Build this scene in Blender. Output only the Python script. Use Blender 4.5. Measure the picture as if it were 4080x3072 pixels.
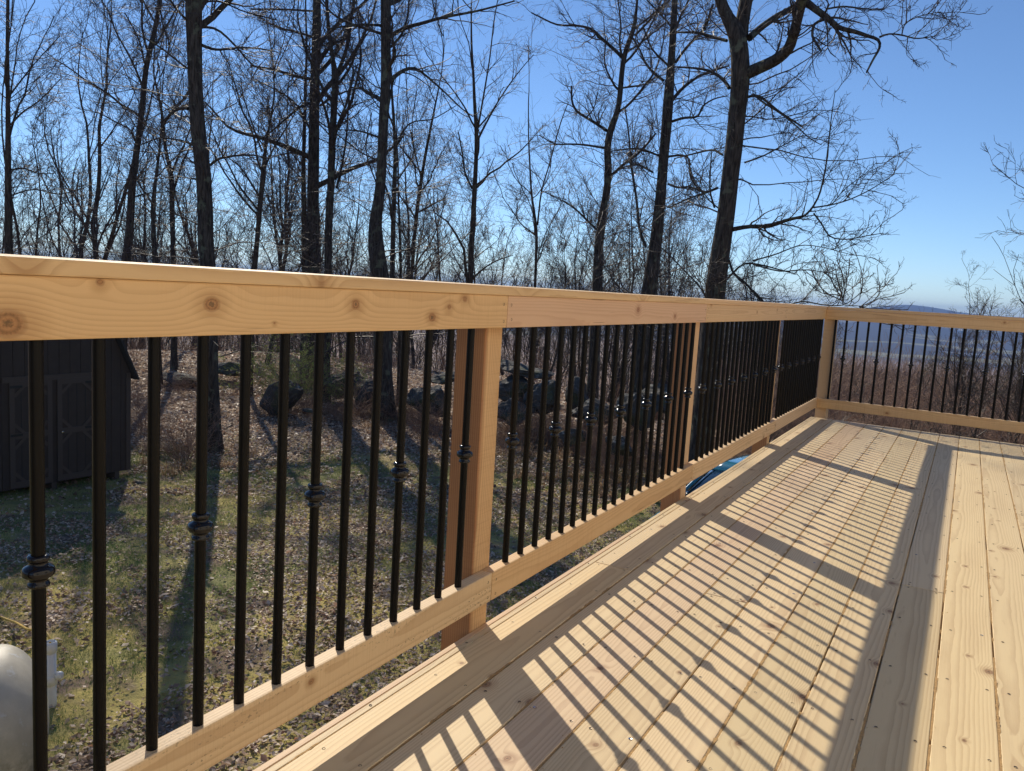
import bpy, bmesh, math, random
import numpy as np
from mathutils import Vector, Matrix

for o in list(bpy.data.objects): bpy.data.objects.remove(o)
scene = bpy.context.scene
COL = scene.collection
rng = np.random.default_rng(7)
random.seed(7)

# ---------------------------------------------------------------- camera, sky, sun, exposure
CAM = np.array([1.1617, 0.0, 0.9959])
FPX = 3230.45                      # focal length in photo pixels (4080 wide)
def cam_axes():
    y, t, r = map(math.radians, (29.0701, -6.849, 3.3995))
    F = np.array([-math.sin(y)*math.cos(t), math.cos(y)*math.cos(t), math.sin(t)])
    R = np.array([math.cos(y), math.sin(y), 0.0]); U = np.cross(R, F)
    return F, math.cos(r)*R+math.sin(r)*U, -math.sin(r)*R+math.cos(r)*U
CF, CR, CU = cam_axes()
cd = bpy.data.cameras.new('camera'); co = bpy.data.objects.new('camera', cd); COL.objects.link(co)
cd.sensor_width = 36.0; cd.lens = FPX/4080*36; cd.clip_start = 0.05; cd.clip_end = 30000
co.matrix_world = Matrix(((CR[0], CU[0], -CF[0], CAM[0]), (CR[1], CU[1], -CF[1], CAM[1]), (CR[2], CU[2], -CF[2], CAM[2]), (0, 0, 0, 1)))
scene.camera = co

SUNV = np.array([-1.115, 0.93, 1.0]); SUNV /= np.linalg.norm(SUNV)      # towards the sun
sun_el = math.asin(SUNV[2]); sun_az = math.atan2(SUNV[0], SUNV[1])
world = bpy.data.worlds.new('World'); scene.world = world; world.use_nodes = True
wn = world.node_tree; wn.nodes.clear()
sky = wn.nodes.new('ShaderNodeTexSky'); sky.sky_type = 'NISHITA'; sky.sun_disc = False
sky.sun_elevation = sun_el; sky.sun_rotation = sun_az; sky.altitude = 900
sky.air_density = 0.85; sky.dust_density = 0.0; sky.ozone_density = 6.0
bg = wn.nodes.new('ShaderNodeBackground'); bg.inputs[1].default_value = 0.092
wo = wn.nodes.new('ShaderNodeOutputWorld')
wn.links.new(sky.outputs[0], bg.inputs[0]); wn.links.new(bg.outputs[0], wo.inputs[0])
sl = bpy.data.lights.new('sun', 'SUN'); sl.energy = 3.65; sl.angle = math.radians(0.5); sl.color = (1.0, 0.905, 0.75)
so = bpy.data.objects.new('sun', sl); COL.objects.link(so)
so.rotation_euler = Vector(SUNV).to_track_quat('Z', 'Y').to_euler(); so.location = (-20, 17, 25)

scene.view_settings.view_transform = 'Standard'; scene.view_settings.look = 'None'
scene.view_settings.gamma = 1.0; scene.view_settings.use_curve_mapping = False
scene.view_settings.exposure = 0.48
cy = scene.cycles
cy.use_denoising = True
try: cy.denoiser = 'OPENIMAGEDENOISE'
except Exception: pass
cy.max_bounces = 6; cy.diffuse_bounces = 4; cy.glossy_bounces = 3; cy.transmission_bounces = 3; cy.volume_bounces = 0
cy.transparent_max_bounces = 4; cy.sample_clamp_indirect = 6.0
cy.caustics_reflective = False; cy.caustics_refractive = False

def ray(px, py):
    d = CF + CR*(px-2040)/FPX + CU*(1536-py)/FPX
    return d
def at(px, py, D):
    """world point seen at photo pixel (px, py), D metres away measured along the ground"""
    d = ray(px, py); return CAM + d/math.hypot(d[0], d[1])*D
def polar(az, D):
    a = math.radians(az); return CAM[0]+D*math.sin(a), CAM[1]+D*math.cos(a)

# ---------------------------------------------------------------- object helpers
def tag(o, label=None, cat=None, group=None, kind=None):
    if label: o['label'] = label
    if cat: o['category'] = cat
    if group: o['group'] = group
    if kind: o['kind'] = kind
    return o
def empty(name, loc=(0, 0, 0), rz=0.0, **k):
    o = bpy.data.objects.new(name, None); COL.objects.link(o); o.location = loc; o.rotation_euler = (0, 0, rz)
    o.empty_display_size = 0.1
    return tag(o, **k)
def link(name, me, parent=None, loc=None, rot=None, **k):
    o = bpy.data.objects.new(name, me); COL.objects.link(o)
    if parent is not None: o.parent = parent
    if loc is not None: o.location = loc
    if rot is not None: o.rotation_euler = rot
    return tag(o, **k)
def mesh_np(name, V, Fq, mat=None, smooth=True, attr=None):
    """V (n,3), Fq (m,k) all same vertex count"""
    V = np.asarray(V, np.float32).reshape(-1, 3); Fq = np.asarray(Fq, np.int32)
    me = bpy.data.meshes.new(name); k = Fq.shape[1]; m = len(Fq)
    me.vertices.add(len(V)); me.vertices.foreach_set('co', V.ravel())
    me.loops.add(m*k); me.loops.foreach_set('vertex_index', Fq.ravel())
    me.polygons.add(m); me.polygons.foreach_set('loop_start', np.arange(0, m*k, k, dtype=np.int32))
    me.polygons.foreach_set('loop_total', np.full(m, k, np.int32))
    if smooth: me.polygons.foreach_set('use_smooth', np.ones(m, bool))
    if attr is not None:
        a = me.attributes.new('tint', 'FLOAT', 'FACE'); a.data.foreach_set('value', np.asarray(attr, np.float32))
    me.update(calc_edges=True)
    if mat: me.materials.append(mat)
    return me
def bm_mesh(name, bm, mat=None, smooth=False):
    me = bpy.data.meshes.new(name); bm.normal_update(); bm.to_mesh(me); bm.free()
    if mat: me.materials.append(mat)
    if smooth:
        for p in me.polygons: p.use_smooth = True
    return me
def bevel_bm(bm, w, seg=1, ang=0.5):
    es = [e for e in bm.edges if len(e.link_faces) == 2 and e.calc_face_angle() > ang]
    if es: bmesh.ops.bevel(bm, geom=es, offset=w, segments=seg, profile=0.6, affect='EDGES')
def box_bm(sx, sy, sz, c=(0, 0, 0), bm=None):
    bm = bm or bmesh.new()
    r = bmesh.ops.create_cube(bm, size=1.0)
    for v in r['verts']: v.co = Vector((v.co.x*sx+c[0], v.co.y*sy+c[1], v.co.z*sz+c[2]))
    return bm
def lathe(prof, n=16):
    """prof [(r,z)...] -> V,F"""
    prof = np.array(prof); a = np.arange(n)/n*2*np.pi
    V = np.stack([np.outer(prof[:, 0], np.cos(a)), np.outer(prof[:, 0], np.sin(a)), np.repeat(prof[:, 1:2], n, 1)], -1).reshape(-1, 3)
    k = len(prof); F = []
    for i in range(k-1):
        for j in range(n): F.append((i*n+j, i*n+(j+1) % n, (i+1)*n+(j+1) % n, (i+1)*n+j))
    return V, np.array(F)
def tubes(P, Rr, sides=4):
    """P (N,K,3) polylines, Rr (N,K) radii -> verts, quads"""
    P = np.asarray(P, float); Rr = np.asarray(Rr, float); N, K, _ = P.shape
    T = np.gradient(P, axis=1); T /= np.linalg.norm(T, axis=2, keepdims=True)+1e-9
    ref = np.where(np.abs(T[:, :1, 2:3]) > 0.8, np.array([1.0, 0.2, 0.0]), np.array([0.1, 0.15, 1.0]))
    n1 = np.cross(T, np.broadcast_to(ref, T.shape)); n1 /= np.linalg.norm(n1, axis=2, keepdims=True)+1e-9
    n2 = np.cross(T, n1)
    a = np.arange(sides)/sides*2*np.pi
    V = P[:, :, None]+Rr[:, :, None, None]*(n1[:, :, None]*np.cos(a)[None, None, :, None]+n2[:, :, None]*np.sin(a)[None, None, :, None])
    idx = np.arange(N*K*sides).reshape(N, K, sides); nx = np.roll(idx, -1, 2)
    F = np.stack([idx[:, :-1], nx[:, :-1], nx[:, 1:], idx[:, 1:]], -1).reshape(-1, 4)
    return V.reshape(-1, 3), F
def join(parts):
    Vs, Fs, n = [], [], 0
    for V, F in parts:
        Vs.append(V); Fs.append(F+n); n += len(V)
    return np.concatenate(Vs), np.concatenate(Fs)
def resample(pts, K):
    pts = np.asarray(pts, float); d = np.r_[0, np.cumsum(np.linalg.norm(np.diff(pts[:, :3], axis=0), axis=1))]
    s = np.linspace(0, d[-1], K)
    # smooth (Catmull-Rom like) resample
    return np.stack([np.interp(s, d, pts[:, i]) for i in range(pts.shape[1])], 1)
def smooth_line(pts, it=2):
    P = np.array(pts, float)
    for _ in range(it):
        Q = P.copy(); Q[1:-1] = 0.25*P[:-2]+0.5*P[1:-1]+0.25*P[2:]; P = Q
    return P

# ---------------------------------------------------------------- node helpers
class N:
    def __init__(s, name):
        s.m = bpy.data.materials.new(name); s.m.use_nodes = True; s.t = s.m.node_tree; s.t.nodes.clear()
        s.out = s.t.nodes.new('ShaderNodeOutputMaterial')
    def new(s, ty): return s.t.nodes.new(ty)
    def put(s, sock, v):
        if isinstance(v, bpy.types.NodeSocket): s.t.links.new(v, sock)
        elif v is not None:
            if hasattr(sock.default_value, '__len__') and not hasattr(v, '__len__'):
                v = (v, v, v, 1)[:len(sock.default_value)]
            if hasattr(v, '__len__') and len(sock.default_value) == 4 and len(v) == 3: v = (*v, 1)
            sock.default_value = v
    def math(s, op, a, b=None, c=None, clamp=False):
        n = s.new('ShaderNodeMath'); n.operation = op; n.use_clamp = clamp
        for i, v in enumerate((a, b, c)):
            if v is not None: s.put(n.inputs[i], v)
        return n.outputs[0]
    def vmath(s, op, a, b=None, sc=None):
        n = s.new('ShaderNodeVectorMath'); n.operation = op; s.put(n.inputs[0], a)
        if b is not None: s.put(n.inputs[1], b)
        if sc is not None: s.put(n.inputs['Scale'], sc)
        return n.outputs['Value'] if op in ('LENGTH', 'DISTANCE', 'DOT_PRODUCT') else n.outputs[0]
    def mix(s, f, a, b, mode='MIX'):
        n = s.new('ShaderNodeMix'); n.data_type = 'RGBA'; n.blend_type = mode; n.clamp_factor = True
        s.put(n.inputs[0], f); s.put(n.inputs[6], a); s.put(n.inputs[7], b); return n.outputs[2]
    def noise(s, vec, scale=1.0, detail=3, rough=0.5, dist=0.0, col=False):
        n = s.new('ShaderNodeTexNoise'); s.put(n.inputs['Vector'], vec); s.put(n.inputs['Scale'], scale)
        n.inputs['Detail'].default_value = detail; n.inputs['Roughness'].default_value = rough; n.inputs['Distortion'].default_value = dist
        return n.outputs[1 if col else 0]
    def ramp(s, v, stops):
        n = s.new('ShaderNodeValToRGB'); s.put(n.inputs[0], v); el = n.color_ramp.elements
        while len(el) > 1: el.remove(el[-1])
        for i, (p, c) in enumerate(stops):
            e = el[0] if i == 0 else el.new(p)
            e.position = p; e.color = (*c, 1) if hasattr(c, '__len__') else (c, c, c, 1)
        return n.outputs[0]
    def maprange(s, v, a, b, c=0.0, d=1.0, smooth=False):
        n = s.new('ShaderNodeMapRange'); s.put(n.inputs[0], v)
        if smooth: n.interpolation_type = 'SMOOTHSTEP'
        for i, x in enumerate((a, b, c, d)): s.put(n.inputs[i+1], x)
        return n.outputs[0]
    def sep(s, v):
        n = s.new('ShaderNodeSeparateXYZ'); s.put(n.inputs[0], v); return n.outputs
    def comb(s, x, y, z):
        n = s.new('ShaderNodeCombineXYZ')
        for i, v in enumerate((x, y, z)): s.put(n.inputs[i], v)
        return n.outputs[0]
    def coord(s, which='Object'):
        return s.new('ShaderNodeTexCoord').outputs[which]
    def pos(s): return s.new('ShaderNodeNewGeometry').outputs['Position']
    def rand(s): return s.new('ShaderNodeObjectInfo').outputs['Random']
    def attr(s, name):
        n = s.new('ShaderNodeAttribute'); n.attribute_name = name; return n.outputs['Fac']
    def bump(s, h, strength=0.3, dist=0.01):
        n = s.new('ShaderNodeBump'); s.put(n.inputs['Height'], h); n.inputs['Strength'].default_value = strength
        n.inputs['Distance'].default_value = dist; return n.outputs[0]
    def bsdf(s, color, rough=0.6, normal=None, metal=0.0, spec=0.5, coat=0.0, trans=0.0):
        b = s.new('ShaderNodeBsdfPrincipled'); s.put(b.inputs['Base Color'], color); s.put(b.inputs['Roughness'], rough)
        b.inputs['Metallic'].default_value = metal; b.inputs['Specular IOR Level'].default_value = spec
        b.inputs['Coat Weight'].default_value = coat; b.inputs['Transmission Weight'].default_value = trans
        if normal is not None: s.put(b.inputs['Normal'], normal)
        s.t.links.new(b.outputs[0], s.out.inputs[0]); return s.m

def wood(name, base, dark, ring=0.006, contrast=0.5, knots=None, knot_density=0.5, vary=0.10, cup=0.0, rough=0.62, side_shade=False, check=0.0, mold=0.0):
    """board-local coordinates: X along the board, Y across, Z thickness"""
    n = N(name); c = n.coord('Object'); r = n.rand()
    off = n.comb(n.math('MULTIPLY', r, 57.3), n.math('MULTIPLY', r, 11.7), n.math('MULTIPLY', r, 5.1))
    pc = n.vmath('ADD', c, off); x, y, z = n.sep(c)[:3]; X, Y, Z = n.sep(pc)[:3]
    r2 = n.math('FRACT', n.math('MULTIPLY', r, 91.7)); r3 = n.math('FRACT', n.math('MULTIPLY', r, 317.3))
    low = n.noise(n.comb(n.math('MULTIPLY', X, 0.55), n.math('MULTIPLY', Y, 2.5), n.math('MULTIPLY', Z, 2.5)), 1.0, 2, 0.5, col=True)
    lx, ly, lz = n.sep(low)[:3]
    wob = n.noise(n.comb(n.math('MULTIPLY', X, 5.0), n.math('MULTIPLY', Y, 22.0), n.math('MULTIPLY', Z, 22.0)), 1.0, 3, 0.55)
    # knots
    if knots is None:
        vv = n.comb(n.math('MULTIPLY', X, 2.1), n.math('MULTIPLY', Y, 6.5), 0.0)
        vo = n.new('ShaderNodeTexVoronoi'); vo.voronoi_dimensions = '2D'; n.put(vo.inputs['Vector'], vv); vo.inputs['Scale'].default_value = 1.0
        vp = vo.outputs['Position']; vc = vo.outputs['Color']
        dx, dy, _ = n.sep(n.vmath('SUBTRACT', vv, vp))[:3]
        dx = n.math('DIVIDE', dx, 2.1); dy = n.math('DIVIDE', dy, 6.5)
        cr, cg, _b = n.sep(vc)[:3]
        size = n.math('MULTIPLY', n.math('MULTIPLY_ADD', n.math('POWER', cg, 1.6), 0.0115, 0.0045), n.math('GREATER_THAN', cr, 1.0-knot_density))
        d = n.math('SQRT', n.math('ADD', n.math('POWER', n.math('MULTIPLY', dx, 0.72), 2.0), n.math('POWER', dy, 2.0)))
        d = n.math('ADD', d, n.math('MULTIPLY', n.math('SUBTRACT', wob, 0.5), 0.006))
        q = n.math('DIVIDE', d, n.math('ADD', size, 1e-4))
        km = n.math('MULTIPLY', n.maprange(q, 1.15, 0.7), n.math('GREATER_THAN', size, 0.001))
        halo = n.math('MULTIPLY', n.maprange(q, 3.2, 0.9, smooth=True), n.math('GREATER_THAN', size, 0.001))
        swirl = n.math('MULTIPLY', size, n.math('EXPONENT', n.math('MULTIPLY', n.math('POWER', q, 2.0), -0.16)))
        qm = n.math('MAXIMUM', q, n.math('MULTIPLY', n.math('LESS_THAN', size, 0.001), 50.0))
    else:
        km = halo = swirl = qm = None
        for (kx, ky, ks) in knots:
            ddx = n.math('MULTIPLY', n.math('SUBTRACT', x, kx), 0.75); ddy = n.math('SUBTRACT', y, ky)
            d = n.math('SQRT', n.math('ADD', n.math('POWER', ddx, 2.0), n.math('POWER', ddy, 2.0)))
            d = n.math('ADD', d, n.math('MULTIPLY', n.math('SUBTRACT', wob, 0.5), 0.018))
            q = n.math('DIVIDE', d, ks)
            a = n.maprange(q, 1.15, 0.7); b = n.maprange(q, 3.2, 0.9, smooth=True)
            e = n.math('MULTIPLY', n.math('EXPONENT', n.math('MULTIPLY', n.math('POWER', q, 2.0), -0.10)), ks*0.8)
            km = a if km is None else n.math('MAXIMUM', km, a)
            halo = b if halo is None else n.math('MAXIMUM', halo, b)
            swirl = e if swirl is None else n.math('ADD', swirl, e)
            qm = q if qm is None else n.math('MINIMUM', qm, q)
    # growth rings
    pz = n.math('MULTIPLY_ADD', r2, -0.10, -0.012)
    py = n.math('MULTIPLY', n.math('SUBTRACT', r3, 0.5), 0.13)
    yy = n.math('ADD', n.math('SUBTRACT', y, py), n.math('MULTIPLY', n.math('SUBTRACT', ly, 0.5), 0.035))
    zz = n.math('ADD', n.math('SUBTRACT', z, pz), n.math('MULTIPLY', n.math('SUBTRACT', lz, 0.5), 0.05))
    rad = n.math('SQRT', n.math('ADD', n.math('POWER', yy, 2.0), n.math('POWER', zz, 2.0)))
    rad = n.math('ADD', rad, n.math('MULTIPLY', n.math('SUBTRACT', wob, 0.5), 0.005))
    rad = n.math('ADD', rad, n.math('MULTIPLY', swirl, 1.1))
    ph = n.math('FRACT', n.math('DIVIDE', rad, ring))
    line = n.math('MULTIPLY', n.maprange(ph, 0.35, 0.93), n.maprange(ph, 1.0, 0.93))
    fib = n.noise(n.comb(n.math('MULTIPLY', X, 6.0), n.math('MULTIPLY', Y, 420.0), n.math('MULTIPLY', Z, 420.0)), 1.0, 2, 0.6)
    blot = n.noise(n.comb(n.math('MULTIPLY', X, 1.3), n.math('MULTIPLY', Y, 9.0), n.math('MULTIPLY', Z, 9.0)), 1.0, 3, 0.6)
    g = n.math('MULTIPLY', line, contrast)
    g = n.math('ADD', g, n.math('MULTIPLY', n.math('SUBTRACT', fib, 0.5), 0.28))
    g = n.math('ADD', g, n.math('MULTIPLY', n.math('SUBTRACT', blot, 0.5), 0.70))
    g = n.math('ADD', g, n.math('MULTIPLY', halo, 0.50), clamp=True)
    col = n.mix(g, base, dark)
    hsv = n.new('ShaderNodeHueSaturation'); n.put(hsv.inputs['Color'], col)
    n.put(hsv.inputs['Hue'], n.math('MULTIPLY_ADD', n.math('SUBTRACT', r3, 0.5), 0.006, 0.5))
    n.put(hsv.inputs['Value'], n.math('MULTIPLY_ADD', n.math('SUBTRACT', r, 0.5), vary*2, 1.0))
    n.put(hsv.inputs['Saturation'], n.math('MULTIPLY_ADD', n.math('SUBTRACT', r2, 0.5), 0.12, 1.0))
    kn = n.noise(pc, 260.0, 3, 0.6)
    kr = n.math('SINE', n.math('ADD', n.math('MULTIPLY', qm, 15.0), n.math('MULTIPLY', kn, 3.0)))
    kc = n.mix(n.math('MULTIPLY_ADD', kr, 0.35, n.math('MULTIPLY_ADD', n.math('SUBTRACT', kn, 0.5), 1.6, 0.5), clamp=True), (dark[0]*0.36, dark[1]*0.28, dark[2]*0.24), (dark[0]*0.95, dark[1]*0.80, dark[2]*0.72))
    rim = n.math('MULTIPLY', n.maprange(n.math('ABSOLUTE', n.math('SUBTRACT', qm, 0.95)), 0.22, 0.05), 0.45)
    kc = n.mix(rim, kc, (dark[0]*0.30, dark[1]*0.22, dark[2]*0.18))
    core = n.maprange(n.math('ADD', qm, n.math('MULTIPLY', n.math('SUBTRACT', kn, 0.5), 1.2)), 0.28, 0.12)
    kc = n.mix(n.math('MULTIPLY', core, 0.8), kc, (0.03, 0.018, 0.012))
    col = n.mix(n.math('MULTIPLY', km, 0.78), hsv.outputs[0], kc)
    if check:
        ck = n.noise(n.comb(n.math('MULTIPLY', X, 3.0), n.math('MULTIPLY', Y, 150.0), n.math('MULTIPLY', Z, 150.0)), 1.0, 1, 0.4)
        cm = n.math('MULTIPLY', n.maprange(ck, 0.735, 0.76), n.maprange(blot, 0.50, 0.56))
        col = n.mix(n.math('MULTIPLY', cm, check), col, tuple(v*0.30 for v in dark))
        saw = n.noise(n.comb(n.math('MULTIPLY', X, 330.0), n.math('MULTIPLY', Y, 7.0), n.math('MULTIPLY', Z, 7.0)), 1.0, 1, 0.5)
        col = n.mix(n.math('MULTIPLY', n.math('MULTIPLY', n.maprange(saw, 0.5, 0.68), n.maprange(ly, 0.45, 0.62)), 0.28), col, dark)
    if mold:
        mo = n.noise(n.comb(n.math('MULTIPLY', X, 110.0), n.math('MULTIPLY', Y, 190.0), n.math('MULTIPLY', Z, 190.0)), 1.0, 2, 0.5)
        mm = n.math('MULTIPLY', n.maprange(mo, 0.60, 0.66), n.maprange(n.noise(n.comb(n.math('MULTIPLY', X, 2.4), n.math('MULTIPLY', Y, 30.0), 0.0), 1.0, 2), 0.52, 0.66))
        col = n.mix(n.math('MULTIPLY', mm, mold), col, (0.045, 0.033, 0.026))
    if side_shade:
        shade_m = n.maprange(n.math('ADD', y, n.math('MULTIPLY', n.math('SUBTRACT', low, 0.5), 0.02)), -0.030, -0.042)  # reddish darkening of the post's near side, its shade mixed into the colour
        col = n.mix(shade_m, col, (0.60, 0.46, 0.41), 'MULTIPLY')
    nb = n.bump(n.math('SUBTRACT', n.math('ADD', n.math('MULTIPLY', fib, 0.4), n.math('MULTIPLY', blot, 0.5)), n.math('MULTIPLY', line, 0.35)), 0.25, 0.0015)
    return n.bsdf(col, rough, nb, spec=0.35)

def flat(name, col, rough=0.5, metal=0.0, spec=0.5, coat=0.0, nscale=0, namp=0.2, bump=0.0):
    n = N(name); c = col; nb = None
    if nscale:
        f = n.noise(n.coord(), nscale, 4, 0.6)
        c = n.mix(n.math('MULTIPLY', f, 1.0), tuple(v*(1-namp) for v in col), tuple(min(1, v*(1+namp)) for v in col))
        if bump: nb = n.bump(f, bump, 0.01)
    return n.bsdf(c, rough, nb, metal, spec, coat)

M = {}
M['deck'] = wood('deck_board_wood', (0.665, 0.515, 0.300), (0.385, 0.245, 0.130), ring=0.0058, contrast=0.40, knot_density=0.66, vary=0.095)
M['deck_pink'] = wood('deck_board_wood_reddish', (0.65, 0.475, 0.285), (0.42, 0.255, 0.145), ring=0.007, contrast=0.5, knot_density=0.45, vary=0.03)
M['fascia'] = wood('fascia_wood', (0.62, 0.435, 0.25), (0.45, 0.27, 0.15), ring=0.006, contrast=0.4, knot_density=0.3)
M['rail'] = wood('rail_wood', (0.70, 0.475, 0.25), (0.45, 0.25, 0.11), ring=0.005, contrast=0.42, knot_density=0.45, vary=0.04, check=0.8)
M['rail_pink'] = wood('rail_wood_pink', (0.70, 0.47, 0.30), (0.47, 0.26, 0.15), ring=0.006, contrast=0.35, knot_density=0.25, vary=0.04, check=0.95)
M['post'] = wood('post_wood', (0.66, 0.45, 0.245), (0.38, 0.205, 0.095), ring=0.007, contrast=0.6, knot_density=0.35, vary=0.04, side_shade=True, check=0.6)
M['post_light'] = wood('post_wood_light', (0.68, 0.47, 0.26), (0.42, 0.235, 0.11), ring=0.007, contrast=0.55, knot_density=0.35, vary=0.04, check=0.6)
M['joist'] = wood('joist_wood', (0.50, 0.34, 0.18), (0.32, 0.18, 0.09))
M['black'] = flat('black_powder_coat', (0.006, 0.006, 0.0065), rough=0.27, spec=0.12)
M['black_gloss'] = flat('black_gloss_coat', (0.008, 0.008, 0.010), rough=0.14, spec=0.35, coat=0.06)
M['screw'] = flat('screw_metal', (0.10, 0.075, 0.055), rough=0.4, metal=0.6)
M['screw_bright'] = flat('screw_zinc', (0.6, 0.6, 0.6), rough=0.25, metal=1.0)
M['sawdust'] = flat('sawdust_material', (0.42, 0.255, 0.10), rough=0.95, nscale=120, namp=0.5, bump=0.5)

# ---------------------------------------------------------------- haze
HZ = 7600.0
# (the box itself is built at the end of the structure section)

# ---------------------------------------------------------------- terrain
def smoothstep(a, b, x):
    t = np.clip((x-a)/(b-a), 0, 1); return t*t*(3-2*t)
def vnoise(x, y, seed=0):
    """cheap smooth value noise"""
    xi = np.floor(x).astype(int); yi = np.floor(y).astype(int); fx = x-xi; fy = y-yi
    fx = fx*fx*(3-2*fx); fy = fy*fy*(3-2*fy)
    def h(a, b):
        v = np.sin(a*127.1+b*311.7+seed*74.7)*43758.5453; return v-np.floor(v)
    return (h(xi, yi)*(1-fx)+h(xi+1, yi)*fx)*(1-fy)+(h(xi, yi+1)*(1-fx)+h(xi+1, yi+1)*fx)*fy
def ground_z(x, y):
    x = np.asarray(x, float); y = np.asarray(y, float)
    dx = x-CAM[0]; dy = y-CAM[1]; r = np.hypot(dx, dy); az = np.degrees(np.arctan2(dx, dy))
    z = -2.92-0.16*smoothstep(9, 18, r)+0.05*(vnoise(x*0.8, y*0.8)-0.5)+0.18*(vnoise(x*0.17, y*0.17, 3)-0.5)*smoothstep(6, 14, r)
    # edge of the level yard: far off on the left, close by on the right
    edge = 37+0*az
    edge = np.where(az > -30, 37-21*smoothstep(-30, -12, az)-6*smoothstep(-12, 0, az), edge)
    edge = np.where(np.abs(az) > 90, 60, edge)
    t = np.clip(r-edge, 0, None)
    wr = smoothstep(-24, -12, az)*(1-smoothstep(60, 120, np.abs(az)))     # 1 on the right: gentle brushy slope first
    s1 = 0.20*(1-wr)+0.075*wr; T0 = 60*(1-wr)+230*wr
    z = z+0.5*smoothstep(30, 36, r)*smoothstep(-36, -44, az)*(1-smoothstep(40, 60, r))
    t2 = np.clip(t-T0, 0, None)
    z = z-s1*t*t/(t+5.0)-0.40*t2*t2/(t2+60.0)
    floor = -118+10*(vnoise(x*0.003, y*0.003, 5)-0.5)+2*(vnoise(x*0.02, y*0.02, 8)-0.5)
    k = 6.0
    zz = np.maximum(z, floor)
    # far ridge
    ridge = 3+42*np.exp(-((az+3.2)/2.3)**2)-32*smoothstep(-5.2, -7.0, az)*smoothstep(-24, -20, az)+6*np.exp(-((az-5.5)/3.0)**2)-12*smoothstep(-8, -24, az)+5*(vnoise(az*0.7+40, az*0+1, 9)-0.5)
    h = (ridge+118)
    front = smoothstep(2700, 6100, r)
    far = front*h+22*smoothstep(2600, 3400, r)*(vnoise(x*0.0016, y*0.0016, 11)-0.3)*(1-smoothstep(5200, 6000, r))
    return zz+far
az = np.radians(np.concatenate([np.linspace(-180, -75, 30, endpoint=False), np.linspace(-75, 20, 220, endpoint=False), np.linspace(20, 180, 40, endpoint=False)]))
rr = np.concatenate([[0.05], np.linspace(1.5, 60, 90), np.geomspace(62, 7000, 100)])
RR, AA = np.meshgrid(rr, az, indexing='ij')
gx = CAM[0]+RR*np.sin(AA); gy = CAM[1]+RR*np.cos(AA); gz = ground_z(gx, gy)
V = np.stack([gx, gy, gz], -1).reshape(-1, 3); nr, na = RR.shape
idx = np.arange(nr*na).reshape(nr, na); nx_ = np.roll(idx, -1, 1)
Fg = np.stack([idx[:-1], idx[1:], nx_[1:], nx_[:-1]], -1).reshape(-1, 4)

n = N('ground_material'); P = n.pos(); x_, y_, z_ = n.sep(P)[:3]
dist = n.vmath('LENGTH', n.vmath('MULTIPLY', n.vmath('SUBTRACT', P, tuple(CAM)), (1, 1, 0)))
n1 = n.noise(P, 0.55, 4, 0.6); n2 = n.noise(P, 3.5, 5, 0.65); n3 = n.noise(P, 24.0, 4, 0.7); n4 = n.noise(P, 1.7, 3, 0.5)
grass = n.mix(n2, (0.13, 0.15, 0.055), (0.38, 0.34, 0.16))
moss = n.mix(n3, (0.34, 0.29, 0.10), (0.50, 0.40, 0.14))
dirt = n.mix(n3, (0.09, 0.064, 0.045), (0.34, 0.25, 0.18))
lawn = n.mix(n.maprange(n1, 0.42, 0.56), grass, moss)
lawn = n.mix(n.maprange(n4, 0.50, 0.62), lawn, dirt)
wf = n.maprange(n.math('ADD', dist, n.math('MULTIPLY', n.math('SUBTRACT', n1, 0.5), 14.0)), 17.0, 22.0)
near = n.mix(wf, lawn, n.mix(n3, (0.14, 0.095, 0.065), (0.50, 0.37, 0.26)))
# valley floor and hills: woods with pale fields
v1 = n.noise(n.vmath('MULTIPLY', P, (0.0011, 0.0030, 0.0)), 1.0, 3, 0.55, dist=0.4); v2 = n.noise(n.vmath('MULTIPLY', P, (1, 1, 0)), 0.02, 4, 0.7)
woods = n.mix(v2, (0.035, 0.030, 0.022), (0.085, 0.068, 0.048))
field = n.mix(n.noise(n.vmath('MULTIPLY', P, (1, 1, 0)), 0.0042, 2), (0.30, 0.24, 0.14), (0.17, 0.19, 0.08))
fm = n.math('MULTIPLY', n.maprange(v1, 0.555, 0.575), n.maprange(dist, 5600.0, 3600.0, 0.25, 1.0))
fm = n.math('MULTIPLY', fm, n.maprange(z_, -25.0, -60.0))
valley = n.mix(fm, woods, field)
brown = n.mix(n.noise(P, 0.05, 4, 0.6), (0.28, 0.17, 0.10), (0.46, 0.31, 0.18))
valley = n.mix(n.math('MULTIPLY', n.maprange(dist, 2300.0, 1900.0), 0.85), valley, brown)
slope = n.mix(n.noise(P, 0.6, 4, 0.6), (0.05, 0.034, 0.024), (0.14, 0.10, 0.07))
far_ = n.mix(n.maprange(dist, 330.0, 460.0), slope, valley)
col = n.mix(n.maprange(dist, 36.0, 48.0), near, far_)
hb = n.math('ADD', n.math('MULTIPLY', n3, 0.5), n2)
nb = n.bump(hb, 0.7, 0.06)
M['ground'] = n.bsdf(col, 0.95, nb, spec=0.15)
link('ground', mesh_np('ground', V, Fg, M['ground']), kind='structure')

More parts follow.
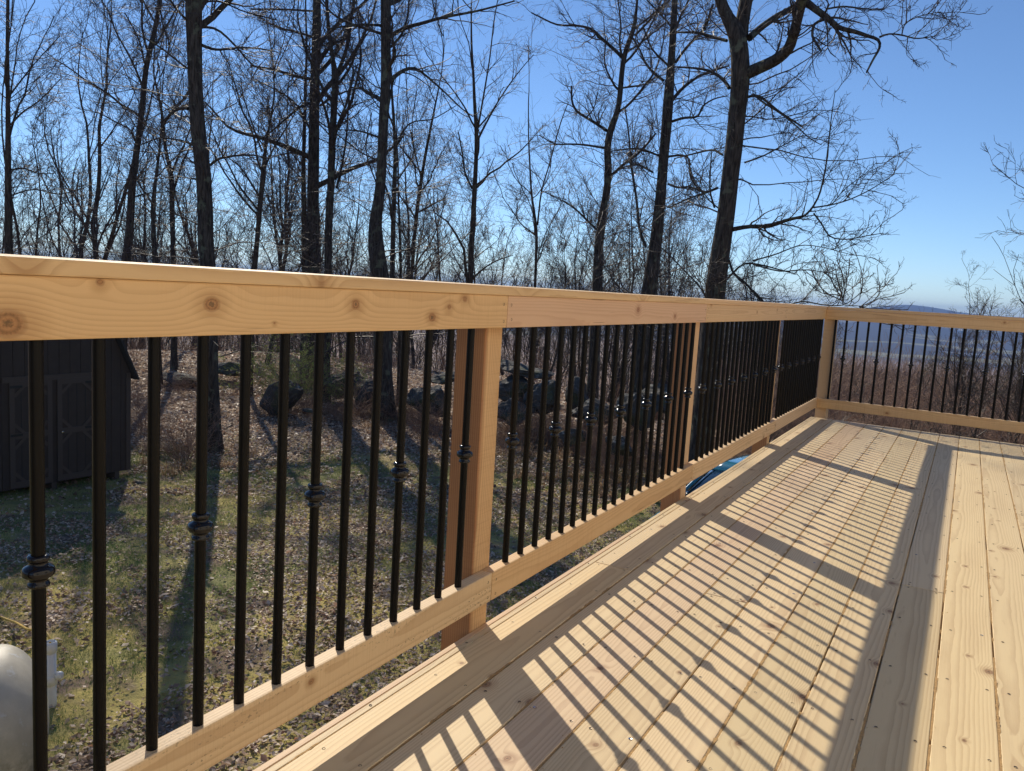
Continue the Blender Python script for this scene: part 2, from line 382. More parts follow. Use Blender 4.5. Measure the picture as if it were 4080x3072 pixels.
# ---------------------------------------------------------------- deck
SK = math.tan(math.radians(-5.0876))
def yend(x, y0=7.6935): return y0+x*SK
DT = 0.027           # board thickness
deck = empty('deck', (0, 0, -2.9), label='new pale wooden deck with sawdust filled joints and screws, boards running away from the viewer', cat='deck')
def board_mesh(name, x0, x1, y0, y1, yb0=None, yb1=None, z0=-DT, z1=0.0, mat=None, bev=0.0022):
    """board whose length runs along world Y; built in local coords with X along the board.
       y0/y1 ends; the far end is cut along the skewed edge when yb1 is given (end y at x1)."""
    cx, cyy, cz = (x0+x1)/2, (y0+y1)/2, (z0+z1)/2
    ya1 = y1 if yb1 is None else yb1
    bm = bmesh.new()
    # local X = world Y, local Y = -world X
    def L(wx, wy, wz): return Vector((wy-cyy, -(wx-cx), wz-cz))
    pts = [(x0, y0), (x1, y0), (x1, ya1), (x0, y1)]
    lo = [bm.verts.new(L(px, py, z0)) for px, py in pts]; hi = [bm.verts.new(L(px, py, z1)) for px, py in pts]
    bm.faces.new(lo[::-1]); bm.faces.new(hi)
    for i in range(4): bm.faces.new((lo[i], lo[(i+1) % 4], hi[(i+1) % 4], hi[i]))
    bmesh.ops.recalc_face_normals(bm, faces=bm.faces)
    if bev: bevel_bm(bm, bev, 1)
    return bm_mesh(name, bm, mat), (cx, cyy, cz)
def put_board(parent, name, *a, **k):
    me, c = board_mesh(name, *a, **k)
    px, py, pz = parent.location
    return link(name, me, parent, (c[0]-px, c[1]-py, c[2]-pz), (0, 0, math.pi/2))
PITCH = 0.1425; XG1 = 0.191; GAP = 0.0045; YB = -1.9
edges = [(0.0427, XG1-GAP/2)]
for i in range(0, 26): edges.append((XG1+GAP/2+i*PITCH, XG1+(i+1)*PITCH-GAP/2))
joints = {0: [6.91, 2.73], 1: [-0.6], 2: [5.3, 0.3], 3: [2.68], 4: [6.2], 5: [-0.2], 6: [0.4], 7: [3.235], 8: [0.7], 9: [-0.9], 10: [4.83, 0.6], 11: [1.9], 12: [6.4, 2.4], 13: [4.4]}
gapn = 0
for i, (x0, x1) in enumerate(edges):
    js = sorted(joints.get(i, [rng.uniform(0, 6)]))
    ys = [YB]+js+[None]
    for a, b in zip(ys[:-1], ys[1:]):
        y0 = a+(0.0012 if a != YB else 0)
        mat = M['deck_pink'] if i in (2,) else M['deck']
        # very small height differences between boards
        dz = rng.uniform(-0.0006, 0.0004)
        if b is None: put_board(deck, 'board', x0, x1, y0, yend(x0), yb1=yend(x1), mat=mat, z1=dz)
        else: put_board(deck, 'board', x0, x1, y0, b-0.0012, mat=mat, z1=dz)
# outer trim: fascia strip (pink then pale) and narrow filler strip
for y0, y1, m in ((YB, 3.299, M['fascia']), (3.302, None, M['deck'])):
    if y1 is None: put_board(deck, 'fascia_board', 0.0, 0.0195, y0, yend(0.0), yb1=yend(0.0195), z0=-0.24, z1=-0.001, mat=m)
    else: put_board(deck, 'fascia_board', 0.0, 0.0195, y0, y1, z0=-0.24, z1=-0.001, mat=m)
put_board(deck, 'filler_strip', 0.0206, 0.0412, YB, yend(0.0206), yb1=yend(0.0412), mat=M['deck'], z1=-0.0005)
xr = edges[-1][1]
# end fascia under the board ends
me, c = board_mesh('fascia_board', -0.0, 0.02, 0, xr/math.cos(math.radians(5.09)), z0=-0.24, z1=-DT-0.002, mat=M['fascia'])
L_ = xr/math.cos(math.radians(5.09))
a_ = math.radians(-5.0876)
fx = (L_/2)*math.cos(a_)+0.012*math.sin(a_); fy = yend(0)+(L_/2)*math.sin(a_)-0.012*math.cos(a_)
link('fascia_board', me, deck, (fx, fy, c[2]+2.9), (0, 0, a_))
# joists + beam + support posts
for k in range(20):
    yj = -1.6+0.406*k*1.2
    if yj > 7.1: break
    bm = box_bm(xr-0.06, 0.038, 0.18); link('joist', bm_mesh('joist', bm, M['joist']), deck, (xr/2+0.01, yj, -DT-0.092+2.9-0.002))
for yj in (0.2, 6.7):
    bm = box_bm(xr-0.4, 0.09, 0.20); link('beam', bm_mesh('beam', bm, M['joist']), deck, (xr/2, yj+0.1, -0.33+2.9))
    for xj in (0.35, 2.1, 3.5):
        bm = box_bm(0.14, 0.14, 2.6); link('support_post', bm_mesh('support_post', bm, M['joist']), deck, (xj, yj+0.1, -0.44-1.3+2.9))
# sawdust caught in the joints: one irregular ribbon for each joint, joined
SV, SF = [], []
gaps = [(0.0412+0.0427)/2]+[XG1+i*PITCH for i in range(0, 25)]
for gi, gxp in enumerate(gaps):
    ye = yend(gxp)-0.03; m_ = int((ye-YB)/0.012)
    ys = np.linspace(YB, ye, m_)
    fill = vnoise(ys*3.1+gi*7.7, ys*0+gi, 21)+0.5*vnoise(ys*22+gi*3.3, ys*0, 22)
    hh = np.where(fill > 0.55, -0.0012, -0.009)+rng.uniform(-0.001, 0.0006, m_)
    w = 0.5*GAP+0.0004
    spill = np.where((fill > 1.08), rng.uniform(0.0, 0.004, m_), 0)
    if gi == 0: w *= 0.35
    Vv = np.stack([np.stack([gxp-w-spill*rng.uniform(0, 1, m_), ys, hh+np.where(spill > 0, 0.0022, 0)], -1), np.stack([gxp+w+spill*rng.uniform(0, 1, m_), ys, hh+np.where(spill > 0, 0.0022, 0)], -1)], 1).reshape(-1, 3)
    k = np.arange(m_-1)*2; Ff = np.stack([k, k+1, k+3, k+2], -1)
    SV.append(Vv); SF.append(Ff)
V, Fq = join(list(zip(SV, SF))); V[:, 2] += 2.9
link('sawdust', mesh_np('sawdust', V, Fq, M['sawdust'], smooth=False), deck, kind='stuff')
# loose sawdust crumbs
nc = 1800
cx_ = rng.choice(gaps[1:], nc)+rng.normal(0, 0.009, nc); cy_ = rng.uniform(0.2, 7.2, nc)
Pc = np.stack([cx_, cy_, np.full(nc, 0.0010)], -1); s_ = rng.uniform(0.0008, 0.0028, nc); an = rng.uniform(0, 6.28, nc)
tri = np.stack([np.stack([Pc[:, 0]+s_*np.cos(an+q), Pc[:, 1]+s_*np.sin(an+q), Pc[:, 2]+(0.0015 if q == 0 else 0)], -1) for q in (0, 2.1, 4.2)], 1).reshape(-1, 3); tri[:, 2] += 2.9
link('sawdust_crumbs', mesh_np('sawdust_crumbs', tri, np.arange(nc*3).reshape(-1, 3), M['sawdust'], smooth=False), deck, kind='stuff')
# screws: countersunk heads, two for each board over each joist
def screw_mesh(centres, normals, r=0.0042, mat=None, name='screw'):
    Vs, Fs = [], []
    for i, (c, nn) in enumerate(zip(centres, normals)):
        nn = np.array(nn, float); u = np.cross(nn, (0.3, 0.9, 0.1)); u /= np.linalg.norm(u); v = np.cross(nn, u)
        a = np.arange(7)/7*2*np.pi
        ring = [np.array(c)+r*(u*math.cos(t)+v*math.sin(t)) for t in a]; inner = [np.array(c)-nn*0.0012+0.35*r*(u*math.cos(t)+v*math.sin(t)) for t in a]
        b = i*14; Vs += ring+inner
        for j in range(7): Fs.append((b+j, b+(j+1) % 7, b+7+(j+1) % 7, b+7+j))
    return mesh_np(name, np.array(Vs), np.array(Fs), mat, smooth=False)
cs, bright = [], []
for i, (x0, x1) in enumerate(edges[:20]):
    for k in range(24):
        yj = -1.6+0.4065*k
        if yj > yend(x0)-0.03: continue
        for q in (x0+0.024, x1-0.024):
            p = (q+rng.uniform(-0.005, 0.005), yj+rng.uniform(-0.012, 0.012), 0.0009+2.9)
            (bright if rng.random() < 0.07 else cs).append(p)
    for j in joints.get(i, []):
        for s in (-0.018, 0.018):
            for q in (x0+0.024, x1-0.024): cs.append((q, j+s, 0.0009+2.9))
for k in range(22): cs.append((0.031, -1.5+0.42*k, 0.0009+2.9)) if -1.5+0.42*k < 7.6 else None
link('screw_heads', screw_mesh(cs, [(0, 0, 1)]*len(cs), 0.0040, M['screw']), deck, kind='stuff')
link('bright_screw_heads', screw_mesh(bright, [(0, 0, 1)]*len(bright), 0.0046, M['screw_bright']), deck, kind='stuff')

# ---------------------------------------------------------------- railings
ZCT, ZCB, ZRB, ZLT, ZLB = 0.9995, 0.9752, 0.8848, 0.1747, 0.0885
BZ0, BZ1 = ZLT-0.004, ZRB+0.004
RB = 0.0097
def tube_prof():
    return [(RB, BZ0), (RB, 0.35), (RB, 0.70), (RB, BZ1)]
k0 = 0.546
def knob_prof():
    P = [(RB+0.0004, 0.0245), (0.0128, 0.0242), (0.0150, 0.0225), (0.0156, 0.0195), (0.0150, 0.0168), (0.0135, 0.0150), (0.0125, 0.0128), (0.0130, 0.0105),
         (0.0160, 0.0085), (0.0200, 0.0062), (0.0218, 0.0030), (0.0222, -0.0015), (0.0218, -0.0050), (0.0195, -0.0075), (0.0150, -0.0100), (0.0125, -0.0125),
         (0.0126, -0.0150), (0.0142, -0.0170), (0.0156, -0.0195), (0.0152, -0.0220), (0.0130, -0.0238), (RB+0.0004, -0.0244)]
    return [(r, k0+z) for r, z in P]
V, Fq = lathe(tube_prof(), 14); BAL = mesh_np('baluster', V, Fq, M['black'])
V, Fq = lathe(knob_prof(), 18); KNOB = mesh_np('collar', V, Fq, M['black_gloss'])
def add_baluster(parent, x, y, knob, rz=0.0):
    px, py, pz = parent.location
    o = link('baluster', BAL, parent, (x-px, y-py, -pz), (0, 0, rz))
    if knob: link('collar', KNOB, o)
    return o

rail_l = empty('deck_railing', (0, 0, 0), label='long wooden deck railing with black round balusters, on the left beside the lawn', cat='railing', group='railings around the deck')
def rail_board(parent, name, mat, length, w, t, centre, rot, bev=0.0035):
    """board with local X = length, Y = width (w), Z = thickness (t)"""
    bm = box_bm(length, w, t); bevel_bm(bm, bev, 2)
    return link(name, bm_mesh(name, bm, mat), parent, tuple(np.array(centre)-np.array(parent.location)), rot)
ROT_L = (math.radians(90), 0, math.radians(90))      # length -> Y, width -> Z, thickness -> X
J = [-1.95, 0.012, 1.9715, 3.9344, 5.8967, 7.698]
knots1 = [(0.619, .908, .019), (0.956, .939, .0125), (1.328, .943, .0105), (1.608, .914, .0085), (1.679, .941, .0085), (1.749, .961, .0095), (0.752, .969, .007), (1.10, .905, .003)]
cz_ = (ZRB+ZCB)/2
yc = (J[1]+J[2])/2
M['rail_knotty'] = wood('rail_wood_knotty', (0.72, 0.485, 0.26), (0.44, 0.25, 0.115), ring=0.0048, contrast=0.32, check=0.25, knots=[(a-yc, b-cz_, s) for a, b, s in knots1], vary=0.0)
M['rail_low'] = wood('lower_rail_wood', (0.73, 0.53, 0.31), (0.46, 0.28, 0.14), ring=0.008, contrast=0.5, knot_density=0.4, vary=0.04, check=0.4, mold=0.8)
tops = [M['rail'], M['rail_knotty'], M['rail_pink'], M['rail'], M['rail']]
for s in range(5):
    y0, y1 = J[s]+0.0008, J[s+1]-0.0008; L_ = y1-y0; ym = (y0+y1)/2
    rail_board(rail_l, 'top_rail', tops[s], L_, ZCB-0.0006-ZRB, 0.038, (0.019, ym, (ZCB-0.0006+ZRB)/2), ROT_L)
    rail_board(rail_l, 'bottom_rail', M['rail_low'] if s != 2 else M['rail'], L_, ZLT-ZLB, 0.038, (0.019, ym, (ZLT+ZLB)/2), ROT_L, bev=0.004)
# cap boards
for y0, y1 in ((-1.95, 3.872), (3.8735, 7.74)):
    rail_board(rail_l, 'cap_board', M['rail'], y1-y0, 0.142, ZCT-ZCB, (-0.028, (y0+y1)/2, (ZCT+ZCB)/2+0.0008), (math.radians(1.2), 0, math.radians(90)), bev=0.0025)
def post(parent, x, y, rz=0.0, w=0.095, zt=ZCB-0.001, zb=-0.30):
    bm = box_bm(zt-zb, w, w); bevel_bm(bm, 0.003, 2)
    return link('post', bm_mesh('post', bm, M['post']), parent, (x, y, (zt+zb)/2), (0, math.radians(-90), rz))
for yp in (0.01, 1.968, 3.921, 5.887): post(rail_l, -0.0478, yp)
# balusters, 19 in each bay, a collar on every third
for s, yf in ((0, 1.8169-18*0.0958-1.963), (1, 1.8169-18*0.0958), (2, 2.0769), (3, 4.0421), (4, 5.9973)):
    sp = {0: .0958, 1: .0958, 2: .0955, 3: .0953, 4: .0920}[s]
    for k in range(19):
        y = yf+k*sp
        if y > 7.66: break
        add_baluster(rail_l, 0.019+rng.uniform(-.0008, .0008), y, k % 3 == 0)
# rail screws
cs, ns = [], []
for j in J[1:5]:
    for dy in (-0.022, 0.022):
        for z in (ZRB+0.022, ZCB-0.026, ZLT-0.026, ZLB+0.02):
            cs.append((0.0386, j+dy+rng.uniform(-.004, .004), z+rng.uniform(-.004, .004))); ns.append((1, 0, 0))
link('screw_heads', screw_mesh(cs, ns, 0.0042, M['screw']), rail_l, kind='stuff')

# right-hand run, turned 5 degrees
ang = math.radians(-5.0876); OX, OY = 0.0, 7.7003
rail_r = empty('deck_railing', (OX, OY, 0), ang, label='shorter wooden deck railing across the far end, in front of the valley view', cat='railing', group='railings around the deck')
def rr_board(name, mat, t0, t1, w, t, n, z, flatb=False, bev=0.0035):
    bm = box_bm(t1-t0, w, t); bevel_bm(bm, bev, 2)
    rot = (0, 0, 0) if flatb else (math.radians(90), 0, 0)
    return link(name, bm_mesh(name, bm, mat), rail_r, ((t0+t1)/2, n, z), rot)
T1 = 1.945; T2 = 3.6
for a, b in ((0.0395, T1-0.0008), (T1+0.0008, T2)):
    rr_board('top_rail', M['rail'], a, b, ZCB-0.0006-ZRB, 0.038, 0.019, (ZCB-0.0006+ZRB)/2)
    rr_board('bottom_rail', M['rail'], a, b, ZLT-ZLB, 0.038, 0.019, (ZLT+ZLB)/2, bev=0.004)
rr_board('cap_board', M['rail'], 0.046, T2+0.05, 0.142, ZCT-ZCB, 0.064, (ZCT+ZCB)/2, True)
for t in (0.068, T1, 3.55):
    bm = box_bm(ZCB-0.001+0.30, 0.095, 0.095); bevel_bm(bm, 0.003, 2)
    link('post', bm_mesh('post', bm, M['post_light']), rail_r, (t, 0.0862, (ZCB-0.001-0.30)/2), (0, math.radians(-90), 0))
for k in range(36):
    t = 0.125+0.0916*k
    if abs(t-T1) < 0.05 or t > T2-0.08 or t > T1 and k == 20: continue
    o = link('baluster', BAL, rail_r, (t, 0.019, 0))
    if k % 3 == 1: link('collar', KNOB, o)

# ---------------------------------------------------------------- unseen house wall, added right of the deck to bounce warm light
M['bounce_siding'] = flat('cream_bounce_siding', (0.84, 0.77, 0.66), rough=0.7, nscale=2, namp=0.05)
M['pane'] = flat('window_pane', (0.02, 0.025, 0.03), rough=0.05, coat=0.5)
house = empty('house', (4.4, -1.0, -2.95), label='cream sided house wall added out of view to bounce light onto the railing', cat='house')
def slab(name, sx, sy, sz, c, mat, parent=None):
    return link(name, bm_mesh(name, box_bm(sx, sy, sz), mat), parent or house, c)
slab('wall', 0.2, 14.0, 8.6, (0.1, 0.0, 4.3), M['bounce_siding']); slab('wall', 7.0, 0.2, 8.6, (3.6, 7.12, 4.3), M['bounce_siding'])
for i in range(28): slab('siding_board', 0.02, 13.9, 0.285, (-0.012, 0.0, 0.2+0.3*i), M['bounce_siding'])
for wy in (-1.5, 3.5):
    w_ = slab('window', .05, 1.5, 1.5, (-0.03, wy, 4.3), M['bounce_siding']); slab('pane', .02, 1.35, 1.35, (-.025, 0, 0), M['pane'], w_)

# ---------------------------------------------------------------- bark and twig materials
def bark(name, c0, c1, lichen=0.0, scale=1.0):
    n = N(name); P = n.coord('Object')
    a = n.noise(n.vmath('MULTIPLY', P, (22*scale, 22*scale, 3.5*scale)), 1.0, 4, 0.65)
    b = n.noise(P, 1.6, 3, 0.6)
    f = n.noise(n.vmath('MULTIPLY', P, (30*scale, 30*scale, 5*scale)), 1.0, 2, 0.5)
    a = n.math('MULTIPLY', n.maprange(a, 0.34, 0.66), n.maprange(f, 0.3, 0.55, 0.35, 1.0))
    col = n.mix(a, c0, c1)
    if lichen:
        l = n.noise(P, 4.0, 5, 0.6)
        col = n.mix(n.math('MULTIPLY', n.maprange(l, 0.56, 0.64), lichen), col, (0.17, 0.18, 0.12))
    return n.bsdf(col, 0.9, n.bump(a, 0.9, 0.02), spec=0.2)
M['bark'] = bark('tree_bark', (0.028, 0.022, 0.018), (0.135, 0.11, 0.09), 0.7)
M['bark2'] = bark('tree_bark_brown', (0.036, 0.027, 0.021), (0.14, 0.105, 0.08), 0.3)
M['twig'] = flat('twig_bark', (0.080, 0.058, 0.047), rough=0.55, spec=0.35)
M['far_bark'] = flat('far_bark', (0.080, 0.066, 0.056), rough=0.9, spec=0.1, nscale=3, namp=0.35)
M['brush'] = flat('brush_stems', (0.29, 0.185, 0.13), rough=0.75, spec=0.2, nscale=2, namp=0.4)

# ---------------------------------------------------------------- branch growing (all vectorised)
def normalize(v): return v/(np.linalg.norm(v, axis=-1, keepdims=True)+1e-9)
def grow(P, Rr, n, L, K, ang=(35, 60), up=0.10, wig=0.16, t=(0.25, 1.0), rr=0.55, rmin=0.004, taper=0.35, g=rng, Labs=False, end=True, clip=None, rmax=9.0):
    """children of each polyline. L = length as a fraction of the parent's length (or metres when Labs)"""
    Np, Kp, _ = P.shape
    tt = g.uniform(t[0], t[1], (Np, n)); tt = np.sort(tt, 1)
    if end: tt[:, -1] = 0.985
    f = tt*(Kp-1); i = np.clip(f.astype(int), 0, Kp-2); fr = (f-i)[..., None]
    ar = np.arange(Np)[:, None]
    base = P[ar, i]*(1-fr)+P[ar, i+1]*fr
    tan = normalize(P[ar, i+1]-P[ar, i])
    pr = Rr[ar, i]*(1-fr[..., 0])+Rr[ar, i+1]*fr[..., 0]
    plen = np.linalg.norm(np.diff(P, axis=1), axis=2).sum(1)[:, None]
    rnd = normalize(g.normal(size=(Np, n, 3))); perp = normalize(rnd-tan*(rnd*tan).sum(-1, keepdims=True))
    a = np.radians(g.uniform(ang[0], ang[1], (Np, n)))[..., None]
    d = normalize(tan*np.cos(a)+perp*np.sin(a)+np.array([0, 0, up]))
    ln = (g.uniform(L[0], L[1], (Np, n)))*(1 if Labs else plen)*(1.15-0.55*tt)
    if clip: ln = np.clip(ln, clip[0], clip[1])
    step = (ln/(K-1))[..., None]
    Q = [base]; cur = d
    for k in range(K-1):
        cur = normalize(cur+wig*g.normal(size=cur.shape)+np.array([0, 0, up*0.6]))
        Q.append(Q[-1]+cur*step)
    Q = np.stack(Q, 2).reshape(Np*n, K, 3)
    r0 = np.clip(pr*rr, rmin, rmax).reshape(-1, 1)
    R2 = np.maximum(r0*np.linspace(1, taper, K)[None], rmin*0.7)
    return Q, R2

def px_line(tile, pts, D, spread=0.0, g=rng, K=None):
    """polyline given in one of the crops of the photograph -> world points + radii"""
    ox, oy, s = tile; out = []
    m = len(pts)
    for i, q in enumerate(pts):
        x, y = ox+q[0]*s, oy+q[1]*s; w = q[2]*s
        d = ray(x, y); D2 = D+spread*(i/(max(m-1, 1)))
        p = CAM+d/math.hypot(d[0], d[1])*D2
        dist = np.linalg.norm(p-CAM)
        out.append((*p, 0.5*w/FPX*dist/1.05))
    out = np.array(out)
    if K is None: K = max(4, int(len(pts)*2.5))
    R_ = resample(out, K); R_[:, :3] = smooth_line(R_[:, :3], 1)
    return R_
TA = (0, 0, .7204); TB = (1000, 0, .7505); TC = (2000, 0, .7802); TD = (3000, 0, .7803)

def extend_up(line, H, g, lean=0.06, K=8):
    """carry a trunk on above the frame to height H, tapering"""
    p, r = line[-1, :3], line[-1, 3]; d = normalize(line[-1, :3]-line[-4, :3]); d = normalize(d*0.6+np.array([0, 0, 0.8]))
    h = max(H-p[2], 1.5); pts = [line]
    cur = d; q = p.copy(); ext = []
    for k in range(1, K+1):
        cur = normalize(cur+g.normal(size=3)*lean+np.array([0, 0, 0.12])); q = q+cur*h/K
        ext.append((*q, max(r*(1-0.88*k/K), 0.012)))
    return np.vstack([line, ext])

def ground_trunk(line, g):
    """carry the trunk down into the ground with a root flare"""
    p = line[0, :3]; d = normalize(line[0, :3]-line[min(3, len(line)-1), :3]); d = normalize(d*0.5+np.array([0, 0, -1.0]))
    gz_ = float(ground_z(p[0], p[1])); h = p[2]-gz_+0.15; r = line[0, 3]
    if h < 0.2: return line
    ext = []
    for k, f in enumerate((1.0, 0.85, 0.6, 0.3, 0.12)):
        q = p+d*h*f/abs(d[2]); fl = 1+0.12*f+0.6*max(0, f-0.75)/0.25
        ext.append((*q, r*fl))
    return np.vstack([ext, line])

def hero(name, trunk, limbs, H, label, g, mat='bark', nl=9, low=0.45, dens=1.0, twr=0.0028, stems=(), sides=14, forks=(), ground=True, lim_len=(0.18, 0.34), updir=0.12, minor=38, group='tall bare trees around the yard'):
    tr = ground_trunk(trunk, g) if ground else trunk
    if H: tr = extend_up(tr, H, g)
    base = tr[0, :3].copy(); base[2] = float(ground_z(base[0], base[1]))
    t = empty(name, tuple(base), label=label, cat='tree', group=group)
    def rel(A): A = A.copy(); A[..., :3] -= base; return A
    trr = rel(tr); trr = resample(trr, max(24, len(trr)*2))
    trr[:, :3] = smooth_line(trr[:, :3], 1)
    V, Fq = tubes(trr[None, :, :3], trr[None, :, 3], sides)
    # knobbly bark silhouette
    V = V+(0.06*np.repeat(trr[:, 3], sides)[:, None])*np.sin(V*np.array([9, 11, 5])+g.uniform(0, 6, 3))
    link('trunk', mesh_np('trunk', V, Fq, M[mat]), t)
    limb_list = [rel(l) for l in limbs]
    for f in forks:
        f = rel(extend_up(f, H, g)); f = resample(f, 24); limb_list.append(f)
    for st in stems:
        s_ = rel(extend_up(ground_trunk(st, g), H*0.8, g)); limb_list.append(resample(s_, 24))
    # generated limbs along the upper trunk
    P0 = trr[None, :, :3]; R0 = trr[None, :, 3]
    gl, gr = grow(P0, R0, nl, lim_len, 12, (35, 70), updir, 0.13, (low, 0.97), 0.50, 0.02, 0.25, g)
    for k in range(len(gl)): limb_list.append(np.hstack([gl[k], gr[k][:, None]]))
    for l in limb_list:
        V, Fq = tubes(l[None, :, :3], l[None, :, 3], 7)
        link('limb', mesh_np('limb', V, Fq, M[mat]), t)
    A = np.stack([resample(l, 14) for l in limb_list])
    P1, R1 = A[..., :3], A[..., 3]
    parts = []
    n2 = int(11*dens)
    P2, R2 = grow(P1, R1, n2, (0.22, 0.48), 8, (30, 65), 0.08, 0.17, (0.12, 1.0), 0.5, 0.0075, 0.3, g, clip=(0.7, 2.3), rmax=0.024)
    parts.append(tubes(P2, R2, 4))
    P3, R3 = grow(P2, R2, int(6*dens+0.5), (0.28, 0.6), 6, (30, 60), 0.05, 0.17, (0.1, 1.0), 0.55, 0.0042, 0.4, g)
    parts.append(tubes(P3, R3, 3))
    P4, R4 = grow(P3, R3, 5, (0.25, 0.6), 4, (30, 65), 0.05, 0.2, (0.1, 1.0), 0.6, twr, 0.7, g)
    parts.append(tubes(P4, R4, 3))
    if minor:   # thin shoots straight off the trunk
        Pm, Rm = grow(P0, R0, int(minor*dens), (1.2, 3.8), 8, (55, 95), 0.05, 0.18, (0.16, 0.95), 0.09, 0.0095, 0.3, g, Labs=True)
        parts.append(tubes(Pm, Rm, 4))
        Pn, Rn = grow(Pm, Rm, 8, (0.25, 0.6), 5, (30, 60), 0.03, 0.2, (0.15, 1.0), 0.6, 0.0055, 0.5, g); parts.append(tubes(Pn, Rn, 3))
        Po, Ro = grow(Pn, Rn, 4, (0.3, 0.7), 4, (30, 60), 0.03, 0.2, (0.1, 1.0), 0.6, twr, 0.7, g); parts.append(tubes(Po, Ro, 3))
    V, Fq = join(parts)
    link('twigs', mesh_np('twigs', V, Fq, M['twig']), t, kind='stuff')
    return t
g = np.random.default_rng(11)
# -- tall trees traced one by one (bottom first; x, y, width)
def T(tile, pts, D, sp=0.0): return px_line(tile, pts, D, sp)
hero('oak_tree', T(TA, [(1150,1470,80),(1135,1330,80),(1135,1200,79),(1130,1050,74),(1122,940,74),(1112,860,72),(1100,760,70),(1090,640,68),(1083,520,66),(1080,430,66),(1076,250,69),(1073,100,74),(1072,0,76)], 19.5),
     [T(TA, [(1115,248,16),(1180,275,14),(1230,275,12),(1330,262,10),(1440,268,8),(1540,290,5)], 19.5, 1.5),
      T(TA, [(1165,912,14),(1200,880,13),(1280,862,11),(1400,855,9),(1500,880,6)], 19.5, -1.0),
      T(TA, [(1112,150,14),(1200,152,12),(1300,250,10),(1400,370,8),(1527,412,6)], 19.5, 2.0),
      T(TA, [(1038,380,10),(960,320,9),(900,270,8),(820,220,7),(740,185,5)], 19.5, -2.0),
      T(TA, [(1062,800,12),(1030,785,10),(970,770,9),(880,760,7),(780,800,5)], 19.5, 1.0),
      T(TA, [(1042,600,18),(990,598,15),(940,630,12),(905,690,8),(880,780,5)], 19.5, 1.5),
      T(TA, [(1040,120,12),(985,60,11),(940,0,10),(900,-80,8)], 19.5, -1.0),
      T(TA, [(1110,12,10),(1220,0,9),(1330,60,7),(1527,110,5)], 19.5, 1.0),
      T(TA, [(1085,990,9),(1050,985,8),(1055,1030,7),(1010,1100,5)], 19.5, 0.3)],
     11.2, 'tall thick straight tree standing alone on the lawn, right of the dark shed', g, nl=6, low=0.62, dens=0.9)
hero('bare_tree', T(TA, [(50,1420,36),(48,1200,34),(45,950,28),(46,700,22),(44,500,18),(40,250,15),(45,0,14)], 26),
     [T(TA, [(65,940,9),(130,925,8),(200,960,6),(300,960,4)], 26, 1), T(TA, [(60,690,9),(120,620,8),(220,560,6),(340,430,4)], 26, -1), T(TA, [(52,530,8),(120,440,7),(200,340,5),(330,200,4)], 26, 1), T(TA, [(66,1080,8),(180,1040,6),(330,1080,5),(450,1040,4)], 26, 1)],
     14, 'slender tree at the left edge with many fine upswept branches', g, 'bark2', nl=12, low=0.3, stems=[T(TA, [(112,1420,14),(105,1300,13),(75,1180,12),(45,1000,11),(30,920,9),(8,700,7)], 26.5)])
hero('bare_tree', T(TA, [(698,1440,42),(712,1340,39),(722,1200,36),(728,1050,34),(740,940,32),(760,800,30),(780,650,28),(795,500,28),(805,380,26),(835,260,24),(865,130,20),(885,0,20)], 31),
     [T(TA, [(788,480,12),(750,380,10),(700,280,9),(640,180,8),(600,60,7),(560,0,6)], 31, 1), T(TA, [(798,350,10),(780,250,9),(745,170,8),(690,70,6)], 31, -1), T(TA, [(745,780,9),(735,720,8),(650,680,7),(540,620,5),(430,600,3)], 31, 1), T(TA, [(745,1090,8),(820,1065,7),(980,1060,4)], 31, 1), T(TA, [(770,800,7),(720,740,6),(740,700,5)], 31)],
     15, 'brown tree leaning right with a forked top, left of the thickest lawn tree', g, 'bark2', nl=9, low=0.4)
hero('bare_tree', T(TA, [(960,1450,28),(955,1300,26),(950,1100,28),(950,960,26),(925,880,19),(905,780,15),(905,690,16),(885,560,11),(850,420,8)], 33),
     [T(TA, [(908,680,16),(940,630,15),(990,575,12),(1030,530,9),(1080,430,6)], 33, 1)],
     11, 'kinked middle-sized tree just left of the thickest lawn tree', g, nl=10, low=0.45)
hero('bare_tree', T(TA, [(862,1450,28),(850,1350,25),(850,1250,22),(845,1150,26),(860,1000,16),(880,850,12),(892,720,8)], 30),
     [T(TA, [(845,1130,10),(790,1050,9),(760,1000,8),(700,880,5)], 30, 1)],
     9, 'short tree forked low between the leaning tree and the kinked tree', g, nl=9, low=0.4)
hero('bare_tree', T(TA, [(1408,1490,28),(1425,1300,25),(1440,1100,26),(1460,960,28),(1460,850,18),(1490,700,12),(1520,520,9)], 28),
     [T(TA, [(1430,1080,12),(1380,1000,10),(1330,920,8),(1260,870,5)], 28, 1), T(TA, [(1450,840,10),(1400,700,8),(1340,520,6),(1330,430,4)], 28, 1)],
     11, 'middle-sized tree with a low left limb, right of the thickest lawn tree', g, 'bark2', nl=10, low=0.4)
